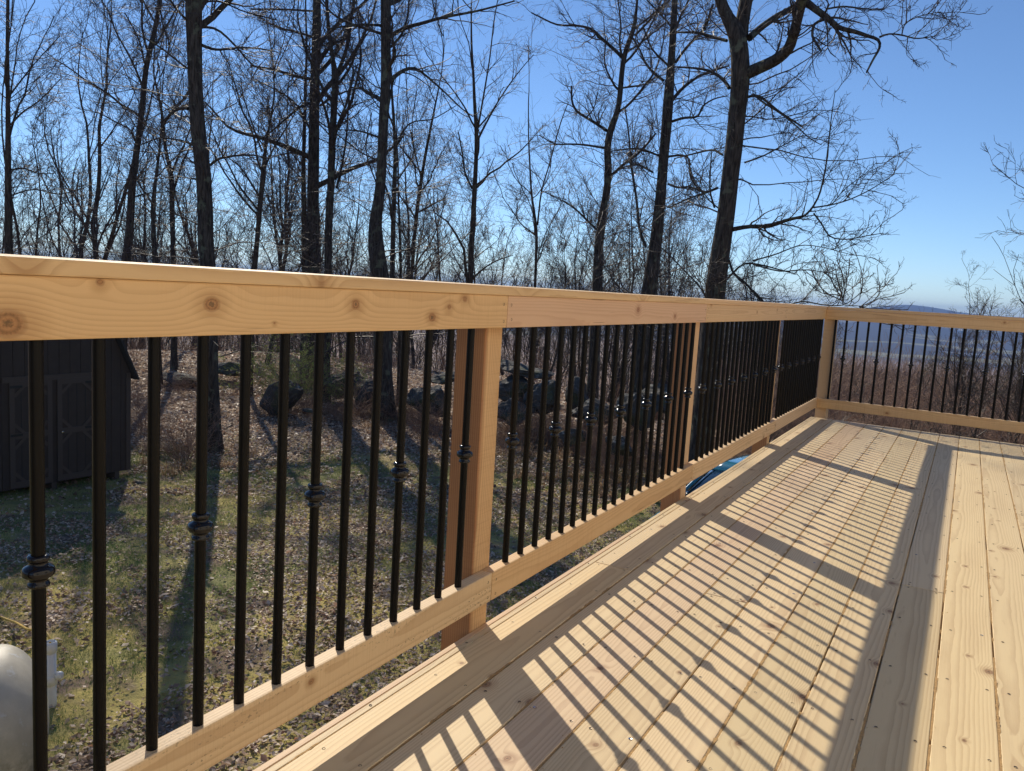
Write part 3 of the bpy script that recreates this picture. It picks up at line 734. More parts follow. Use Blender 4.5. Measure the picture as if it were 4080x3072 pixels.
hero('old_tree', T(TB, [(325,1450,78),(330,1200,66),(330,1000,62),(335,800,58),(335,600,54),(340,400,48),(350,200,48),(350,0,38)], 30),
     [T(TB, [(320,420,18),(230,405,16),(130,370,13),(0,350,9)], 30, 1.5), T(TB, [(330,550,16),(290,545,14),(220,600,12),(120,690,9),(20,760,6)], 30, -2), T(TB, [(370,560,14),(420,520,12),(490,490,9),(560,470,6)], 30, 1),
      T(TB, [(330,200,14),(250,170,12),(150,150,9),(20,80,6)], 30, 1), T(TB, [(365,300,14),(420,250,12),(480,210,8),(540,200,6)], 30, -1), T(TB, [(340,60,10),(200,50,9),(0,48,8)], 30, 1), T(TB, [(320,700,12),(240,540,10),(120,470,7),(20,420,5)], 30, 1)],
     16, 'very dark thick tree with a shaggy trunk behind the leaning boulder', g, nl=12, low=0.35, dens=1.0,
     stems=[T(TB, [(285,1450,32),(282,1100,28),(276,900,22),(285,650,18),(290,400,14)], 30.6)])
hero('bare_tree', T(TB, [(410,1460,42),(412,1200,42),(425,1000,38),(430,800,38),(440,600,34),(450,450,34),(452,385,34),(430,300,20),(410,150,19),(400,0,16)], 27),
     [T(TB, [(455,1000,14),(490,850,12),(510,700,10),(520,500,8),(560,350,6)], 27, 1)],
     12, 'tree with a high Y fork close to the right of the shaggy dark trunk', g, 'bark', nl=9, low=0.5,
     forks=[T(TB, [(460,385,24),(480,340,20),(510,250,18),(530,130,15),(545,0,14)], 27.2)])
hero('old_tree', T(TB, [(690,1490,98),(668,1340,88),(655,1220,70),(668,1120,60),(685,1020,56),(692,900,52),(698,750,50),(705,600,52),(715,450,52),(715,300,50),(715,150,52),(715,0,50)], 23.7),
     [T(TB, [(740,190,24),(830,140,20),(900,128,18),(1000,95,15),(1200,60,11),(1400,5,7)], 23.7, -2),
      T(TB, [(735,430,24),(800,375,20),(870,355,15),(940,410,11),(1030,490,9),(1120,580,7),(1180,620,5)], 23.7, 1.5),
      T(TB, [(740,250,14),(800,190,12),(830,100,10),(840,0,9)], 23.7, 1), T(TB, [(695,180,16),(600,150,14),(540,130,12),(450,90,10),(370,10,8)], 23.7, 1),
      T(TB, [(692,135,14),(600,130,12),(500,140,10),(420,152,8)], 23.7, -1), T(TB, [(730,560,12),(760,400,10),(800,380,8),(870,400,6),(960,470,4)], 23.7, 2), T(TB, [(680,730,12),(600,700,10),(540,690,8),(460,690,5)], 23.7, 1),
      T(TB, [(665,970,8),(600,800,7),(640,600,5)], 23.7, 1), T(TB, [(735,20,24),(790,0,20),(850,-60,16)], 23.7, 1)],
     10.3, 'large smooth curved tree with a swollen base, right of the high Y forked tree', g, nl=4, low=0.62, dens=0.85, updir=-0.05, lim_len=(0.12, 0.2), minor=26)
hero('bare_tree', T(TB, [(750,1480,28),(755,1200,26),(760,1000,26),(768,850,20),(760,650,16),(748,500,12)], 26),
     [T(TB, [(770,790,12),(800,700,10),(850,640,8),(960,640,6),(1090,560,4)], 26, 1), T(TB, [(775,960,10),(830,880,8),(870,820,6),(850,700,5)], 26, 1)],
     10, 'straight slender tree hugging the right side of the curved smooth tree', g, nl=10, low=0.4, stems=[T(TB, [(795,1490,16),(790,1200,13),(780,1000,10)], 26.4)])
hero('bare_tree', T(TB, [(850,1490,20),(865,1300,18),(880,1120,22),(905,950,19),(930,800,16),(960,650,12),(990,500,8),(1010,400,5)], 30),
     [T(TB, [(880,1130,12),(940,1100,10),(1000,1065,7),(1040,1050,4)], 30, 1), T(TB, [(905,950,9),(870,820,7),(850,660,6),(880,480,4)], 30, 1)],
     8.5, 'thin tree leaning right, between the curved smooth tree and the slim forked one', g, 'bark2', nl=9, low=0.35)
hero('bare_tree', T(TB, [(1163,1510,32),(1170,1300,27),(1180,1150,28),(1186,1010,26),(1195,850,22),(1198,690,22),(1186,560,17),(1182,400,13),(1170,250,11),(1170,100,8)], 28),
     [T(TB, [(1205,740,12),(1250,650,10),(1310,540,8),(1370,450,7),(1430,370,5),(1500,290,4)], 28, 1), T(TB, [(1205,680,11),(1240,480,9),(1270,300,7),(1290,100,6),(1310,0,5)], 28, -1),
      T(TB, [(1185,1010,14),(1160,980,12),(1130,900,10),(1125,820,9),(1100,700,6)], 28, 1), T(TB, [(1195,1000,10),(1240,960,8),(1270,890,5),(1290,840,4)], 28, -1), T(TB, [(1175,1480,12),(1240,1420,9),(1310,1380,7),(1390,1355,4)], 28, -1.5)],
     11, 'slim tree standing by itself against open sky left of the right-hand group', g, 'bark2', nl=9, low=0.5, dens=0.8, minor=10,
     stems=[T(TB, [(1150,1500,18),(1135,1400,16),(1138,1330,14),(1080,1230,11),(1040,1165,9),(985,1150,6)], 28)])
hero('bare_tree', T(TC, [(168,1480,15),(175,1300,15),(178,1160,15),(150,1000,11),(145,880,9),(135,720,7),(135,500,5)], 30),
     [T(TC, [(182,1150,9),(200,970,9),(240,850,7),(300,620,6),(340,520,4)], 30, 1), T(TC, [(195,970,6),(260,1000,5),(330,1020,4)], 30, 1)],
     9, 'very thin V-forked young tree left of the crooked right-hand tree', g, 'bark2', nl=8, low=0.4, dens=0.8, minor=10)
hero('crooked_tree', T(TC, [(488,1500,56),(490,1350,52),(500,1180,46),(520,1050,36),(540,950,34),(545,870,38),(535,740,34),(560,640,34),(595,570,26),(605,450,26),(615,330,24),(635,230,24),(668,180,24),(685,80,14),(690,0,12)], 24),
     [T(TC, [(535,668,16),(480,630,15),(430,600,14),(380,570,12),(355,520,11),(356,440,9)], 24, 1), T(TC, [(612,290,18),(560,240,16),(500,190,14),(470,150,13),(400,130,11),(280,130,9),(150,65,6)], 24, 1.5),
      T(TC, [(530,758,12),(430,740,11),(350,735,9),(270,740,7),(190,690,5)], 24, -1), T(TC, [(555,900,14),(620,840,14),(690,790,13),(740,740,11),(785,680,9)], 24, -1), T(TC, [(480,1170,13),(440,1130,11),(380,1070,9),(320,1030,7),(250,1000,4)], 24, 1),
      T(TC, [(605,450,10),(680,440,9),(740,430,7),(800,380,5)], 24, 1), T(TC, [(680,180,13),(740,120,10),(790,60,8),(860,0,7)], 24, 1), T(TC, [(430,600,8),(470,560,6),(490,470,4)], 24.5, 0)],
     14, 'crooked leaning tree with a jagged broken left limb, first of the right-hand group', g, nl=11, low=0.45, minor=54)
hero('shaggy_tree', T(TC, [(752,1510,84),(762,1400,78),(785,1250,68),(800,1100,60),(815,950,54),(825,800,52),(840,650,54),(850,500,54),(858,400,44),(865,300,36),(875,150,34),(882,0,30)], 21.5),
     [T(TC, [(870,510,18),(920,450,16),(1000,390,13),(1080,360,11),(1160,335,8)], 21.5, 1.5), T(TC, [(870,620,14),(930,600,13),(1005,600,11),(1020,540,9),(1090,500,7),(1150,490,5)], 21.5, -1),
      T(TC, [(825,412,14),(770,370,13),(730,320,11),(700,240,8),(640,160,6)], 21.5, 1), T(TC, [(812,800,11),(740,770,10),(680,755,9),(560,772,6)], 21.5, -1.5), T(TC, [(845,800,12),(920,790,11),(960,805,10),(957,900,9),(1000,965,9),(1040,985,7),(1100,955,5)], 21.5, 1),
      T(TC, [(735,1260,16),(700,1180,15),(690,1030,13),(660,850,11),(650,700,9),(630,560,6)], 21.5, 1), T(TC, [(885,320,14),(950,230,13),(1030,160,11),(1080,20,8)], 21.5, -1), T(TC, [(850,940,12),(900,960,11),(960,950,9),(1030,985,7)], 21.5, -1),
      T(TC, [(860,130,10),(800,60,8),(740,0,6)], 21.5, 1), T(TC, [(770,880,11),(720,850,10),(680,840,8)], 21.5, 1), T(TC, [(850,335,12),(760,250,9),(720,130,6)], 21.5, -2)],
     14, 'shaggy-barked dark tree in the middle of the right-hand group, full of short twigs', g, nl=10, low=0.5, dens=1.0, minor=54)
hero('maple_tree', T(TC, [(1085,1535,110),(1105,1350,106),(1130,1200,96),(1150,1050,92),(1165,900,90),(1185,750,90),(1198,600,88),(1210,500,90),(1220,400,96),(1215,250,90),(1205,170,84),(1150,100,58),(1115,0,50)], 17),
     [T(TC, [(1255,375,62),(1320,345,58),(1400,310,56),(1470,245,52),(1492,170,48),(1520,60,46),(1538,-10,46)], 17, -1.2),
      T(TC, [(1262,195,34),(1310,150,32),(1400,85,30),(1480,45,28),(1540,0,26)], 17, 1.0),
      T(TD, [(250,-10,36),(310,40,32),(380,90,30),(440,145,22),(520,160,20),(590,185,16),(645,200,14),(652,240,12),(610,310,10),(580,370,8)], 16, -1),
      T(TD, [(645,190,10),(690,170,8),(770,180,7),(830,200,6),(930,185,4)], 15, 0), T(TD, [(375,95,14),(310,120,13),(300,190,12),(330,230,10),(350,262,8)], 15.8, -0.3), T(TD, [(380,45,9),(460,30,8),(560,45,7),(670,50,5)], 15.8, 0.5), T(TD, [(760,180,6),(770,120,5),(850,80,4),(960,60,3)], 15, 0),
      T(TC, [(1148,208,16),(1080,190,15),(1000,165,13),(900,165,9)], 17, 1), T(TC, [(1160,450,18),(1130,400,16),(1050,355,13),(950,345,10),(850,340,7)], 17, 1.5),
      T(TC, [(1250,497,14),(1300,480,13),(1350,515,12),(1400,560,11),(1538,650,8)], 17, -0.5), T(TD, [(0,480,11),(60,530,9),(130,570,8),(220,640,7),(290,710,5),(350,740,4)], 16.6, -0.8),
      T(TC, [(1175,1172,24),(1260,1155,21),(1380,1155,18),(1450,1125,16),(1538,1105,14)], 17, -1), T(TD, [(60,1150,15),(90,1150,15),(190,1115,13),(270,1105,11),(305,1060,10),(340,1000,9),(370,870,8),(385,740,7),(400,600,5),(420,460,3)], 16, -0.3),
      T(TD, [(310,1090,8),(350,1140,8),(390,1215,7),(480,1225,6),(600,1200,5),(668,1190,3)], 15.7, -0.5), T(TD, [(305,1060,8),(400,1048,7),(500,1018,6),(600,970,5),(725,888,3)], 15.7, 0.5), T(TD, [(400,1048,5),(470,960,4),(560,900,3),(630,830,2)], 15.7, 0.8),
      T(TC, [(1160,1330,12),(1180,1400,13),(1240,1440,12),(1330,1545,12)], 17, -1.2), T(TC, [(1155,1420,11),(1230,1340,10),(1320,1350,8),(1500,1400,6)], 17, -1.5), T(TD, [(0,1350,8),(150,1392,7),(260,1372,6),(430,1402,3)], 15.8, -0.5), T(TD, [(0,1330,8),(120,1300,7),(240,1245,5),(350,1260,4),(500,1300,3)], 16, -0.8),
      T(TD, [(0,1480,7),(60,1545,7)], 15.8, 0), T(TD, [(60,1600,8),(150,1570,8),(250,1535,7),(370,1560,6),(470,1562,5),(530,1512,4),(560,1490,3)], 13.5, -0.4), T(TD, [(470,1562,5),(520,1560,4),(575,1566,3)], 13.1, 0), T(TD, [(460,1560,4),(455,1520,3),(452,1490,2)], 13.1, 0),
      T(TC, [(1085,1060,10),(1060,980,9),(1065,850,7),(1070,780,6)], 17, 0.5), T(TC, [(1125,790,12),(1080,760,10),(960,790,8),(880,810,5)], 17, 1.5), T(TC, [(1100,960,14),(1040,985,12),(960,1010,9),(850,1060,6)], 17, -1), T(TC, [(1240,830,9),(1330,800,8),(1440,740,6),(1538,690,4)], 17, -1), T(TC, [(1230,640,8),(1330,560,7),(1430,450,5),(1538,360,4)], 17, 1)],
     12.5, 'biggest tree with heavy spreading limbs, rightmost trunk against the open sky', g, 'bark', nl=5, low=0.72, dens=0.9, twr=0.003, minor=40, sides=18,
     forks=[T(TC, [(1222,200,66),(1225,110,66),(1250,0,62)], 17.2)])

# -- woods behind: seven kinds of tree grown from scratch, then copied
def make_variant(g, H, lean, fork, nl=13, rb=0.13, low=0.22, upd=0.16, ang=(25, 55), ll=(0.22, 0.42)):
    K = 12
    z = np.linspace(-0.3, H, K); x = np.cumsum(g.normal(0, 0.16, K))+lean*z; y = np.cumsum(g.normal(0, 0.16, K))
    P = np.stack([x-x[0], y-y[0], z], -1); r = rb*(1-np.linspace(0, 0.9, K))*(1+0.35*np.exp(-np.linspace(0, 9, K)))
    P = P[None]; r = r[None]; P, r = resample(np.hstack([P[0], r[0][:, None]]), 20)[None, :, :3], resample(np.hstack([P[0], r[0][:, None]]), 20)[None, :, 3]
    tr = [tubes(P, r, 8)]
    if fork:
        Pf, Rf = grow(P, r, 1, (0.55, 0.7), 10, (14, 24), 0.25, 0.07, (0.2, 0.35), 0.8, 0.03, 0.2, g, end=False); tr.append(tubes(Pf, Rf, 7))
    cr = []
    Pa, Ra = grow(P, r, nl, ll, 8, ang, upd, 0.13, (low, 0.97), 0.5, 0.016, 0.3, g); cr.append(tubes(Pa, Ra, 4))
    if fork:
        Pb, Rb = grow(Pf, Rf, 8, (0.3, 0.5), 8, ang, upd, 0.13, (0.2, 0.97), 0.5, 0.016, 0.3, g); cr.append(tubes(Pb, Rb, 4))
        Pa = np.vstack([Pa, Pb]); Ra = np.vstack([Ra, Rb])
    P2, R2 = grow(Pa, Ra, 7, (0.3, 0.6), 6, (25, 60), 0.08, 0.16, (0.12, 1), 0.55, 0.010, 0.4, g); cr.append(tubes(P2, R2, 3))
    P3, R3 = grow(P2, R2, 5, (0.3, 0.7), 4, (25, 60), 0.06, 0.18, (0.1, 1), 0.6, 0.0075, 0.6, g); cr.append(tubes(P3, R3, 3))
    P4, R4 = grow(P3, R3, 3, (0.4, 0.8), 3, (25, 60), 0.05, 0.18, (0.1, 1), 0.7, 0.0065, 0.8, g); cr.append(tubes(P4, R4, 3))
    return join(tr), join(cr)
variants = []
spec = [(14, 0.03, True, 13, .14), (12, -0.05, False, 14, .11), (16, 0.02, True, 14, .17), (10, 0.06, False, 13, .085), (13, -0.02, True, 14, .12), (9, 0.0, False, 14, .075), (17, -0.03, False, 13, .15)]
for i, (H, ln_, fk, nl, rb) in enumerate(spec):
    a, b = make_variant(g, H, ln_, fk, nl, rb)
    variants.append((mesh_np('trunk', *a, M['bark2']), mesh_np('crown', *b, M['twig']), H))
def wood_tree(v, x, y, s, rz, label, group, name='woodland_tree', z=None):
    tm, cm, H = variants[v]
    t = empty(name, (x, y, float(ground_z(x, y)) if z is None else z), rz, label=label, cat='tree', group=group); t.scale = (s, s, s*random.uniform(0.92, 1.1))
    link('trunk', tm, t); link('crown', cm, t, kind='stuff')
    return t
kinds = ['forked', 'slim', 'tall forked', 'small slim', 'spreading forked', 'low young', 'very tall straight']
gw = np.random.default_rng(5)
heroes = [('the left-edge tree', -61.0), ('the brown leaning tree', -54.0), ('the kinked tree', -51.5), ('the thickest lawn tree', -49.6), ('the low-limbed tree', -46.4), ('the shaggy dark trunk', -42.0), ('the high Y fork', -40.4), ('the curved smooth tree', -36.7), ('the thin leaning tree', -33.8), ('the slim lone tree', -28.7), ('the thin V-forked tree', -25.0), ('the crooked tree', -21.5), ('the shaggy-barked tree', -18.0), ('the biggest tree', -14.5)]
used_labels = {}
def where(a):
    i = min(range(len(heroes)), key=lambda k: abs(heroes[k][1]-a)); nm, ha = heroes[i]
    side = 'right behind' if abs(a-ha) < 0.5 else ('just left of' if a < ha else 'just right of') if abs(a-ha) < 1.2 else ('left of' if a < ha else 'right of')
    return side+' '+nm
def uniq(pre, a):
    lab = '%s %s' % (pre, where(a)); k = used_labels.get(lab, 0); used_labels[lab] = k+1
    return lab if k == 0 else lab.replace(' tree ', [' rearward tree ', ' thinner tree ', ' overlapped tree ', ' crooked tree '][(k-1) % 4], 1)
placed = []
def spot(a0, a1, d0, d1, mind, tries=60):
    for _ in range(tries):
        a = gw.uniform(a0, a1); D = math.sqrt(gw.uniform(d0*d0, d1*d1)); x, y = polar(a, D)
        if all((x-p)**2+(y-q)**2 > mind**2 for p, q in placed): placed.append((x, y)); return a, D, x, y
    placed.append((x, y)); return a, D, x, y
for k in range(25):      # edge of the yard
    a, D, x, y = spot(-66, -17, 33, 46, 2.0); v = int(gw.choice([1, 3, 4, 5, 0, 5, 3]))
    wood_tree(v, x, y, gw.uniform(0.75, 1.05), gw.uniform(0, 6.28), uniq('%s woods-edge tree' % kinds[v], a), 'trees at the edge of the woods')
for k in range(44):
    a, D, x, y = spot(-68, -14, 46, 78, 2.6); v = int(gw.integers(0, 7))
    wood_tree(v, x, y, gw.uniform(0.8, 1.15), gw.uniform(0, 6.28), uniq('%s deep-woods tree' % kinds[v], a), 'trees deeper in the woods')
for k in range(85):
    a, D, x, y = spot(-70, -11, 78, 150, 4.0); v = int(gw.integers(0, 7))
    wood_tree(v, x, y, gw.uniform(0.9, 1.2), gw.uniform(0, 6.28), uniq('%s distant slope tree' % kinds[v], a), 'distant trees on the slope')
# trees past the right edge of the photograph
for (a, D, v, s, zz, lab) in ((11.4, 15.5, 2, 0.80, None, 'tall tree past the right edge whose budded twig tips reach into the sky'), (5.6, 30, 4, 0.62, None, 'bushy round-crowned tree low at the right edge above the far railing'), (8.2, 22, 0, 0.78, None, 'forked tree farther out to the right beyond the bushy round-crowned one')):
    x, y = polar(a, D); wood_tree(v, x, y, s, 1.3*a, lab, 'trees beyond the right edge', 'bare_tree', zz)

# -- far woods on the slopes: one mass
def scatter_sticks(g, n, a0, a1, d0, d1, Hh, name, label, mat, nb=9, rad=0.10, spread=0.5):
    a = np.radians(g.uniform(a0, a1, n)); D = np.exp(g.uniform(math.log(d0), math.log(d1), n))
    x = CAM[0]+D*np.sin(a); y = CAM[1]+D*np.cos(a); z = ground_z(x, y); H = g.uniform(*Hh, n)
    K = 4; s = np.linspace(0, 1, K)[None, :]
    P = np.stack([x[:, None]+s*g.normal(0, .7, (n, 1)), y[:, None]+s*g.normal(0, .7, (n, 1)), z[:, None]+s*H[:, None]], -1)
    R_ = (rad*H/12)[:, None]*(1-0.8*s)*(1+D[:, None]/500)
    pp = [tubes(P, R_, 3)]
    Pb, Rb = grow(P, R_, nb, (0.3, 0.55), 3, (20, 50), 0.2, 0.12, (0.25, 1), 0.5, 0.02, 0.6, g); pp.append(tubes(Pb, Rb, 3))
    Pc, Rc = grow(Pb, Rb, 3, (0.4, 0.8), 3, (20, 50), 0.1, 0.12, (0.2, 1), 0.7, 0.018, 0.7, g); pp.append(tubes(Pc, Rc, 3))
    V, Fq = join(pp); link(name, mesh_np(name, V, Fq, mat), kind='stuff', label=label)
scatter_sticks(gw, 1900, -72, -10, 130, 420, (9, 15), 'distant_woods', 'bare distant woods massed on the slope', M['far_bark'], nb=6)
scatter_sticks(gw, 600, -70, -15, 52, 140, (5, 8.5), 'woods_behind', 'thin bare stems massed between the trees of the wood', M['far_bark'], nb=7, rad=0.06)

# -- brush
def shrub_np(g, H, n=16, spread=0.9, r=0.008, lv=2):
    base = np.zeros((1, 2, 3)); 
    a = g.uniform(0, 6.28, n); tilt = g.uniform(0.05, spread, n); d = np.stack([np.cos(a)*np.sin(tilt), np.sin(a)*np.sin(tilt), np.cos(tilt)], -1)
    K = 6; L = H*g.uniform(0.6, 1.1, n); P = [np.stack([np.cos(a)*0.15*g.uniform(0, 1, n), np.sin(a)*0.15*g.uniform(0, 1, n), np.full(n, -0.1)], -1)]; cur = d
    for k in range(K-1):
        cur = normalize(cur+0.16*g.normal(size=cur.shape)+np.array([0, 0, -0.05*k])); P.append(P[-1]+cur*(L/(K-1))[:, None])
    P = np.stack(P, 1); R_ = np.full((n, 1), r)*np.linspace(1, 0.5, K)[None]
    pp = [tubes(P, R_, 3)]; Q, S = P, R_
    for l in range(lv):
        Q, S = grow(Q, S, 5 if l == 0 else 4, (0.3, 0.7), 4 if l == 0 else 3, (25, 70), 0.05, 0.22, (0.15, 1), 0.7, r*0.5, 0.6, g); pp.append(tubes(Q, S, 3))
    return join(pp)
def scatter_mesh(vars_, spots, g):
    parts = []
    for (x, y, z, s) in spots:
        V, Fq = vars_[int(g.integers(len(vars_)))]; t = g.uniform(0, 6.28); c, sn = math.cos(t), math.sin(t)
        W = V*s; W = np.stack([W[:, 0]*c-W[:, 1]*sn+x, W[:, 0]*sn+W[:, 1]*c+y, W[:, 2]+z], -1); parts.append((W, Fq))
    return join(parts)
svars = [shrub_np(gw, h, 14, 1.0, 0.009) for h in (2.6, 3.4, 2.2, 3.0)]
cheap = [shrub_np(gw, h, 12, 0.9, 0.022, 1) for h in (3.0, 4.0, 2.5)]
def brush_spots(n, a0, a1, d0, d1, s0=0.7, s1=1.15):
    out = []
    for _ in range(n):
        a = gw.uniform(a0, a1); D = math.sqrt(gw.uniform(d0*d0, d1*d1)); x, y = polar(a, D)
        if x < 1.4 and y < 15.0: continue
        out.append((x, y, float(ground_z(x, y)), gw.uniform(s0, s1)))
    return out
sp = brush_spots(175, -15, 16, 11.5, 34, .6, 1.0)
V, Fq = scatter_mesh(svars, sp, gw); link('thicket', mesh_np('thicket', V, Fq, M['brush']), kind='stuff', label='tangled leafless reddish brown brush below the far railing')
V, Fq = scatter_mesh(cheap, brush_spots(500, -17, 20, 32, 90, .8, 1.15)+brush_spots(900, -17, 20, 90, 250, 1.2, 1.9), gw); link('thicket', mesh_np('thicket', V, Fq, M['brush']), kind='stuff', label='leafless brush on the slope beyond the nearest thicket')
V, Fq = scatter_mesh(cheap, brush_spots(150, -66, -16, 33, 70, .35, .7), gw); link('undergrowth', mesh_np('undergrowth', V, Fq, M['brush']), kind='stuff', label='low leafless undergrowth at the foot of the woods')
# saplings rising out of the brush
saplabs = ['leafless sapling behind the third and fourth far balusters', 'taller leafless sapling behind the left far balusters', 'low leafless sapling left of the hill top', 'leafless sapling under the hill top', 'short spreading sapling close behind the far railing', 'slim sapling right of the hill top', 'small slim sapling near the right edge of the railing', 'slim sapling just left of the corner post', 'wide forked sapling behind the middle of the far railing', 'largest dark sapling behind the far railing at the right edge']
for k, (a, D, s, v) in enumerate(((-9.2, 15, .30, 5), (-7.6, 19, .42, 3), (-5.0, 17, .30, 5), (-2.2, 20, .38, 3), (-0.6, 14, .36, 5), (1.0, 17, .46, 1), (2.8, 13, .38, 3), (-11.3, 18, .42, 1), (0.2, 24, .50, 4), (3.4, 21, .55, 4))):
    lab_ = saplabs[k]; x, y = polar(a, D); wood_tree(v, x, y, s*0.78, a*2.1, lab_, 'saplings in the thicket', 'sapling')

# ---------------------------------------------------------------- rocks
n = N('rock_material'); P = n.coord('Object')
a = n.noise(P, 3.0, 6, 0.65); b = n.noise(P, 9.0, 4, 0.6); up = n.sep(n.new('ShaderNodeNewGeometry').outputs['Normal'])[2]
col = n.mix(a, (0.030, 0.028, 0.026), (0.13, 0.125, 0.118))
col = n.mix(n.math('MULTIPLY', n.maprange(b, 0.56, 0.64), n.maprange(up, 0.2, 0.8, 0.05, 0.7)), col, (0.30, 0.31, 0.29))
col = n.mix(n.math('MULTIPLY', n.maprange(n.noise(P, 1.3, 3), 0.56, 0.62), 0.55), col, (0.07, 0.085, 0.035))
M['rock'] = n.bsdf(col, 0.9, n.bump(n.math('ADD', a, n.math('MULTIPLY', b, 0.5)), 0.8, 0.05), spec=0.25)
from mathutils import noise as mn
def rock_mesh(seed, sx, sy, sz, rough=0.28, cut=0.0):
    bm = bmesh.new(); bmesh.ops.create_icosphere(bm, subdivisions=4, radius=1.0)
    rnd = random.Random(seed); planes = []
    for _ in range(13):
        v = Vector((rnd.gauss(0, 1), rnd.gauss(0, 1), rnd.gauss(0, 1))).normalized(); planes.append((v, rnd.uniform(0.45, 0.85)))
    for v in bm.verts:
        p = v.co.copy()
        for nn, d in planes:
            k = p.dot(nn)-d
            if k > 0: p -= nn*k*0.93
        q = p*1.7+Vector((seed*3.1, seed, 0))
        p *= 1+rough*(mn.noise(q)*0.7+0.35*mn.noise(q*2.7)+0.16*mn.noise(q*6.5))
        v.co = Vector((p.x*sx, p.y*sy, p.z*sz))
    return bm_mesh('boulder', bm, M['rock'], smooth=False)
def rock(px, py, D, sx, sy, sz, rot, seed, label, dz=0.0):
    p = at(px, py, D); o = link('boulder', rock_mesh(seed, sx, sy, sz), None, (p[0], p[1], p[2]+dz), rot, label=label, cat='boulder', group='boulders at the edge of the yard')
    return o
rk = [(1125, 1580, 24.0, .85, .55, .52, (0.2, -0.65, 0.2), 1, 'leaning pointed boulder left of the pile, below the green bush'),
      (730, 1518, 30.0, 1.3, .6, .28, (0, 0.1, 0.3), 2, 'low dark ledge rock between the shed and the thick lawn tree'),
      (925, 1470, 31.0, 1.2, .7, .30, (0, -0.05, 0.1), 3, 'low stepped ledge rock right behind the thick lawn tree'),
      (1355, 1530, 27.0, .9, .8, .75, (0.1, 0.1, 0.5), 4, 'mossy dark boulder right of the green bush'),
      (1465, 1560, 25.0, .65, .6, .60, (0.3, 0.0, 1.0), 5, 'dark rounded boulder just left of the curved tree foot'),
      (1700, 1590, 23.0, 1.0, .8, .62, (0.1, 0.15, 0.2), 6, 'wide dark boulder under the pale flat slab'),
      (1778, 1505, 24.0, .80, .65, .17, (0.1, -0.06, 0.3), 7, 'pale flat slab capping the boulder left of the first post'),
      (2085, 1475, 23.0, 1.15, .8, .26, (0.05, 0.10, 0.1), 8, 'broad grey slab on top of the main rock pile'),
      (2055, 1540, 22.6, .85, .7, .50, (0.2, 0.1, 0.8), 9, 'blocky boulder holding up the broad grey slab'),
      (2175, 1590, 22.0, .75, .65, .60, (0.0, -0.3, 0.4), 10, 'rounded boulder in the middle of the main rock pile'),
      (2050, 1640, 21.6, .80, .6, .45, (0.3, 0.2, 0.3), 11, 'lowest left boulder of the main rock pile, wrapped in dry vines'),
      (2295, 1575, 22.0, .55, .5, .55, (0.1, 0.5, 0.9), 12, 'upright dark boulder right of the middle of the pile'),
      (2370, 1645, 21.0, .95, .6, .38, (0.1, 0.1, 0.2), 13, 'light grey lichen-covered boulder in the right half of the pile'),
      (2540, 1640, 19.6, .65, .55, .62, (0.2, 0.1, 0.5), 14, 'black shaded boulder near the second post'),
      (2480, 1785, 18.5, .50, .42, .28, (0.1, 0.2, 0.2), 15, 'small boulder on the leaves in front of the pile'),
      (2285, 1740, 19.3, .45, .35, .25, (0.0, 0.1, 0.9), 16, 'small flat boulder left of the other one in front of the pile'),
      (2650, 1600, 20.5, .9, .7, .5, (0.1, 0.1, 0.1), 17, 'boulder hidden behind the second post beside the shaggy tree'),
      (548, 1925, 16.5, .16, .12, .07, (0, 0, 0.3), 18, 'small pale stone on the moss at the shed corner'),
      (1238, 1636, 22.5, .30, .2, .08, (0, 0, 0.2), 19, 'small flat pale stone on the leaves right of the leaning boulder')]
for r_ in rk: rock(*r_[:3], *(v*0.9 for v in r_[3:6]), *r_[6:])

# ---------------------------------------------------------------- leaf litter, grass, dry tufts
def leafmat(name, cols, rough=0.55):
    n = N(name); t = n.attr('tint')
    m_ = len(cols); c = n.ramp(t, [(i/(m_-1), cc) for i, cc in enumerate(cols)])
    n.bsdf(c, rough, spec=0.4); b = [x for x in n.t.nodes if x.type == 'BSDF_PRINCIPLED'][0]
    tr = n.new('ShaderNodeBsdfTranslucent'); n.put(tr.inputs[0], c); ms = n.new('ShaderNodeMixShader'); ms.inputs[0].default_value = 0.35
    n.t.links.new(b.outputs[0], ms.inputs[1]); n.t.links.new(tr.outputs[0], ms.inputs[2]); n.t.links.new(ms.outputs[0], n.out.inputs[0]); return n.m
M['leaf'] = leafmat('dead_leaf', [(0.18, 0.11, 0.075), (0.38, 0.265, 0.19), (0.54, 0.41, 0.31), (0.72, 0.62, 0.52), (0.40, 0.20, 0.11)])
M['grassb'] = leafmat('grass_blades', [(0.07, 0.15, 0.04), (0.15, 0.23, 0.07), (0.27, 0.29, 0.11), (0.44, 0.39, 0.20)], 0.6)
M['tuft'] = leafmat('dry_tuft', [(0.24, 0.13, 0.065), (0.34, 0.21, 0.11), (0.42, 0.30, 0.18)], 0.7)
gl = np.random.default_rng(3)
def yard_points(n, a0, a1, d0, d1, p=1.0):
    a = np.radians(gl.uniform(a0, a1, n)); D = np.sqrt(gl.uniform(d0**2, d1**2, n))
    x = CAM[0]+D*np.sin(a); y = CAM[1]+D*np.cos(a); return x, y, D
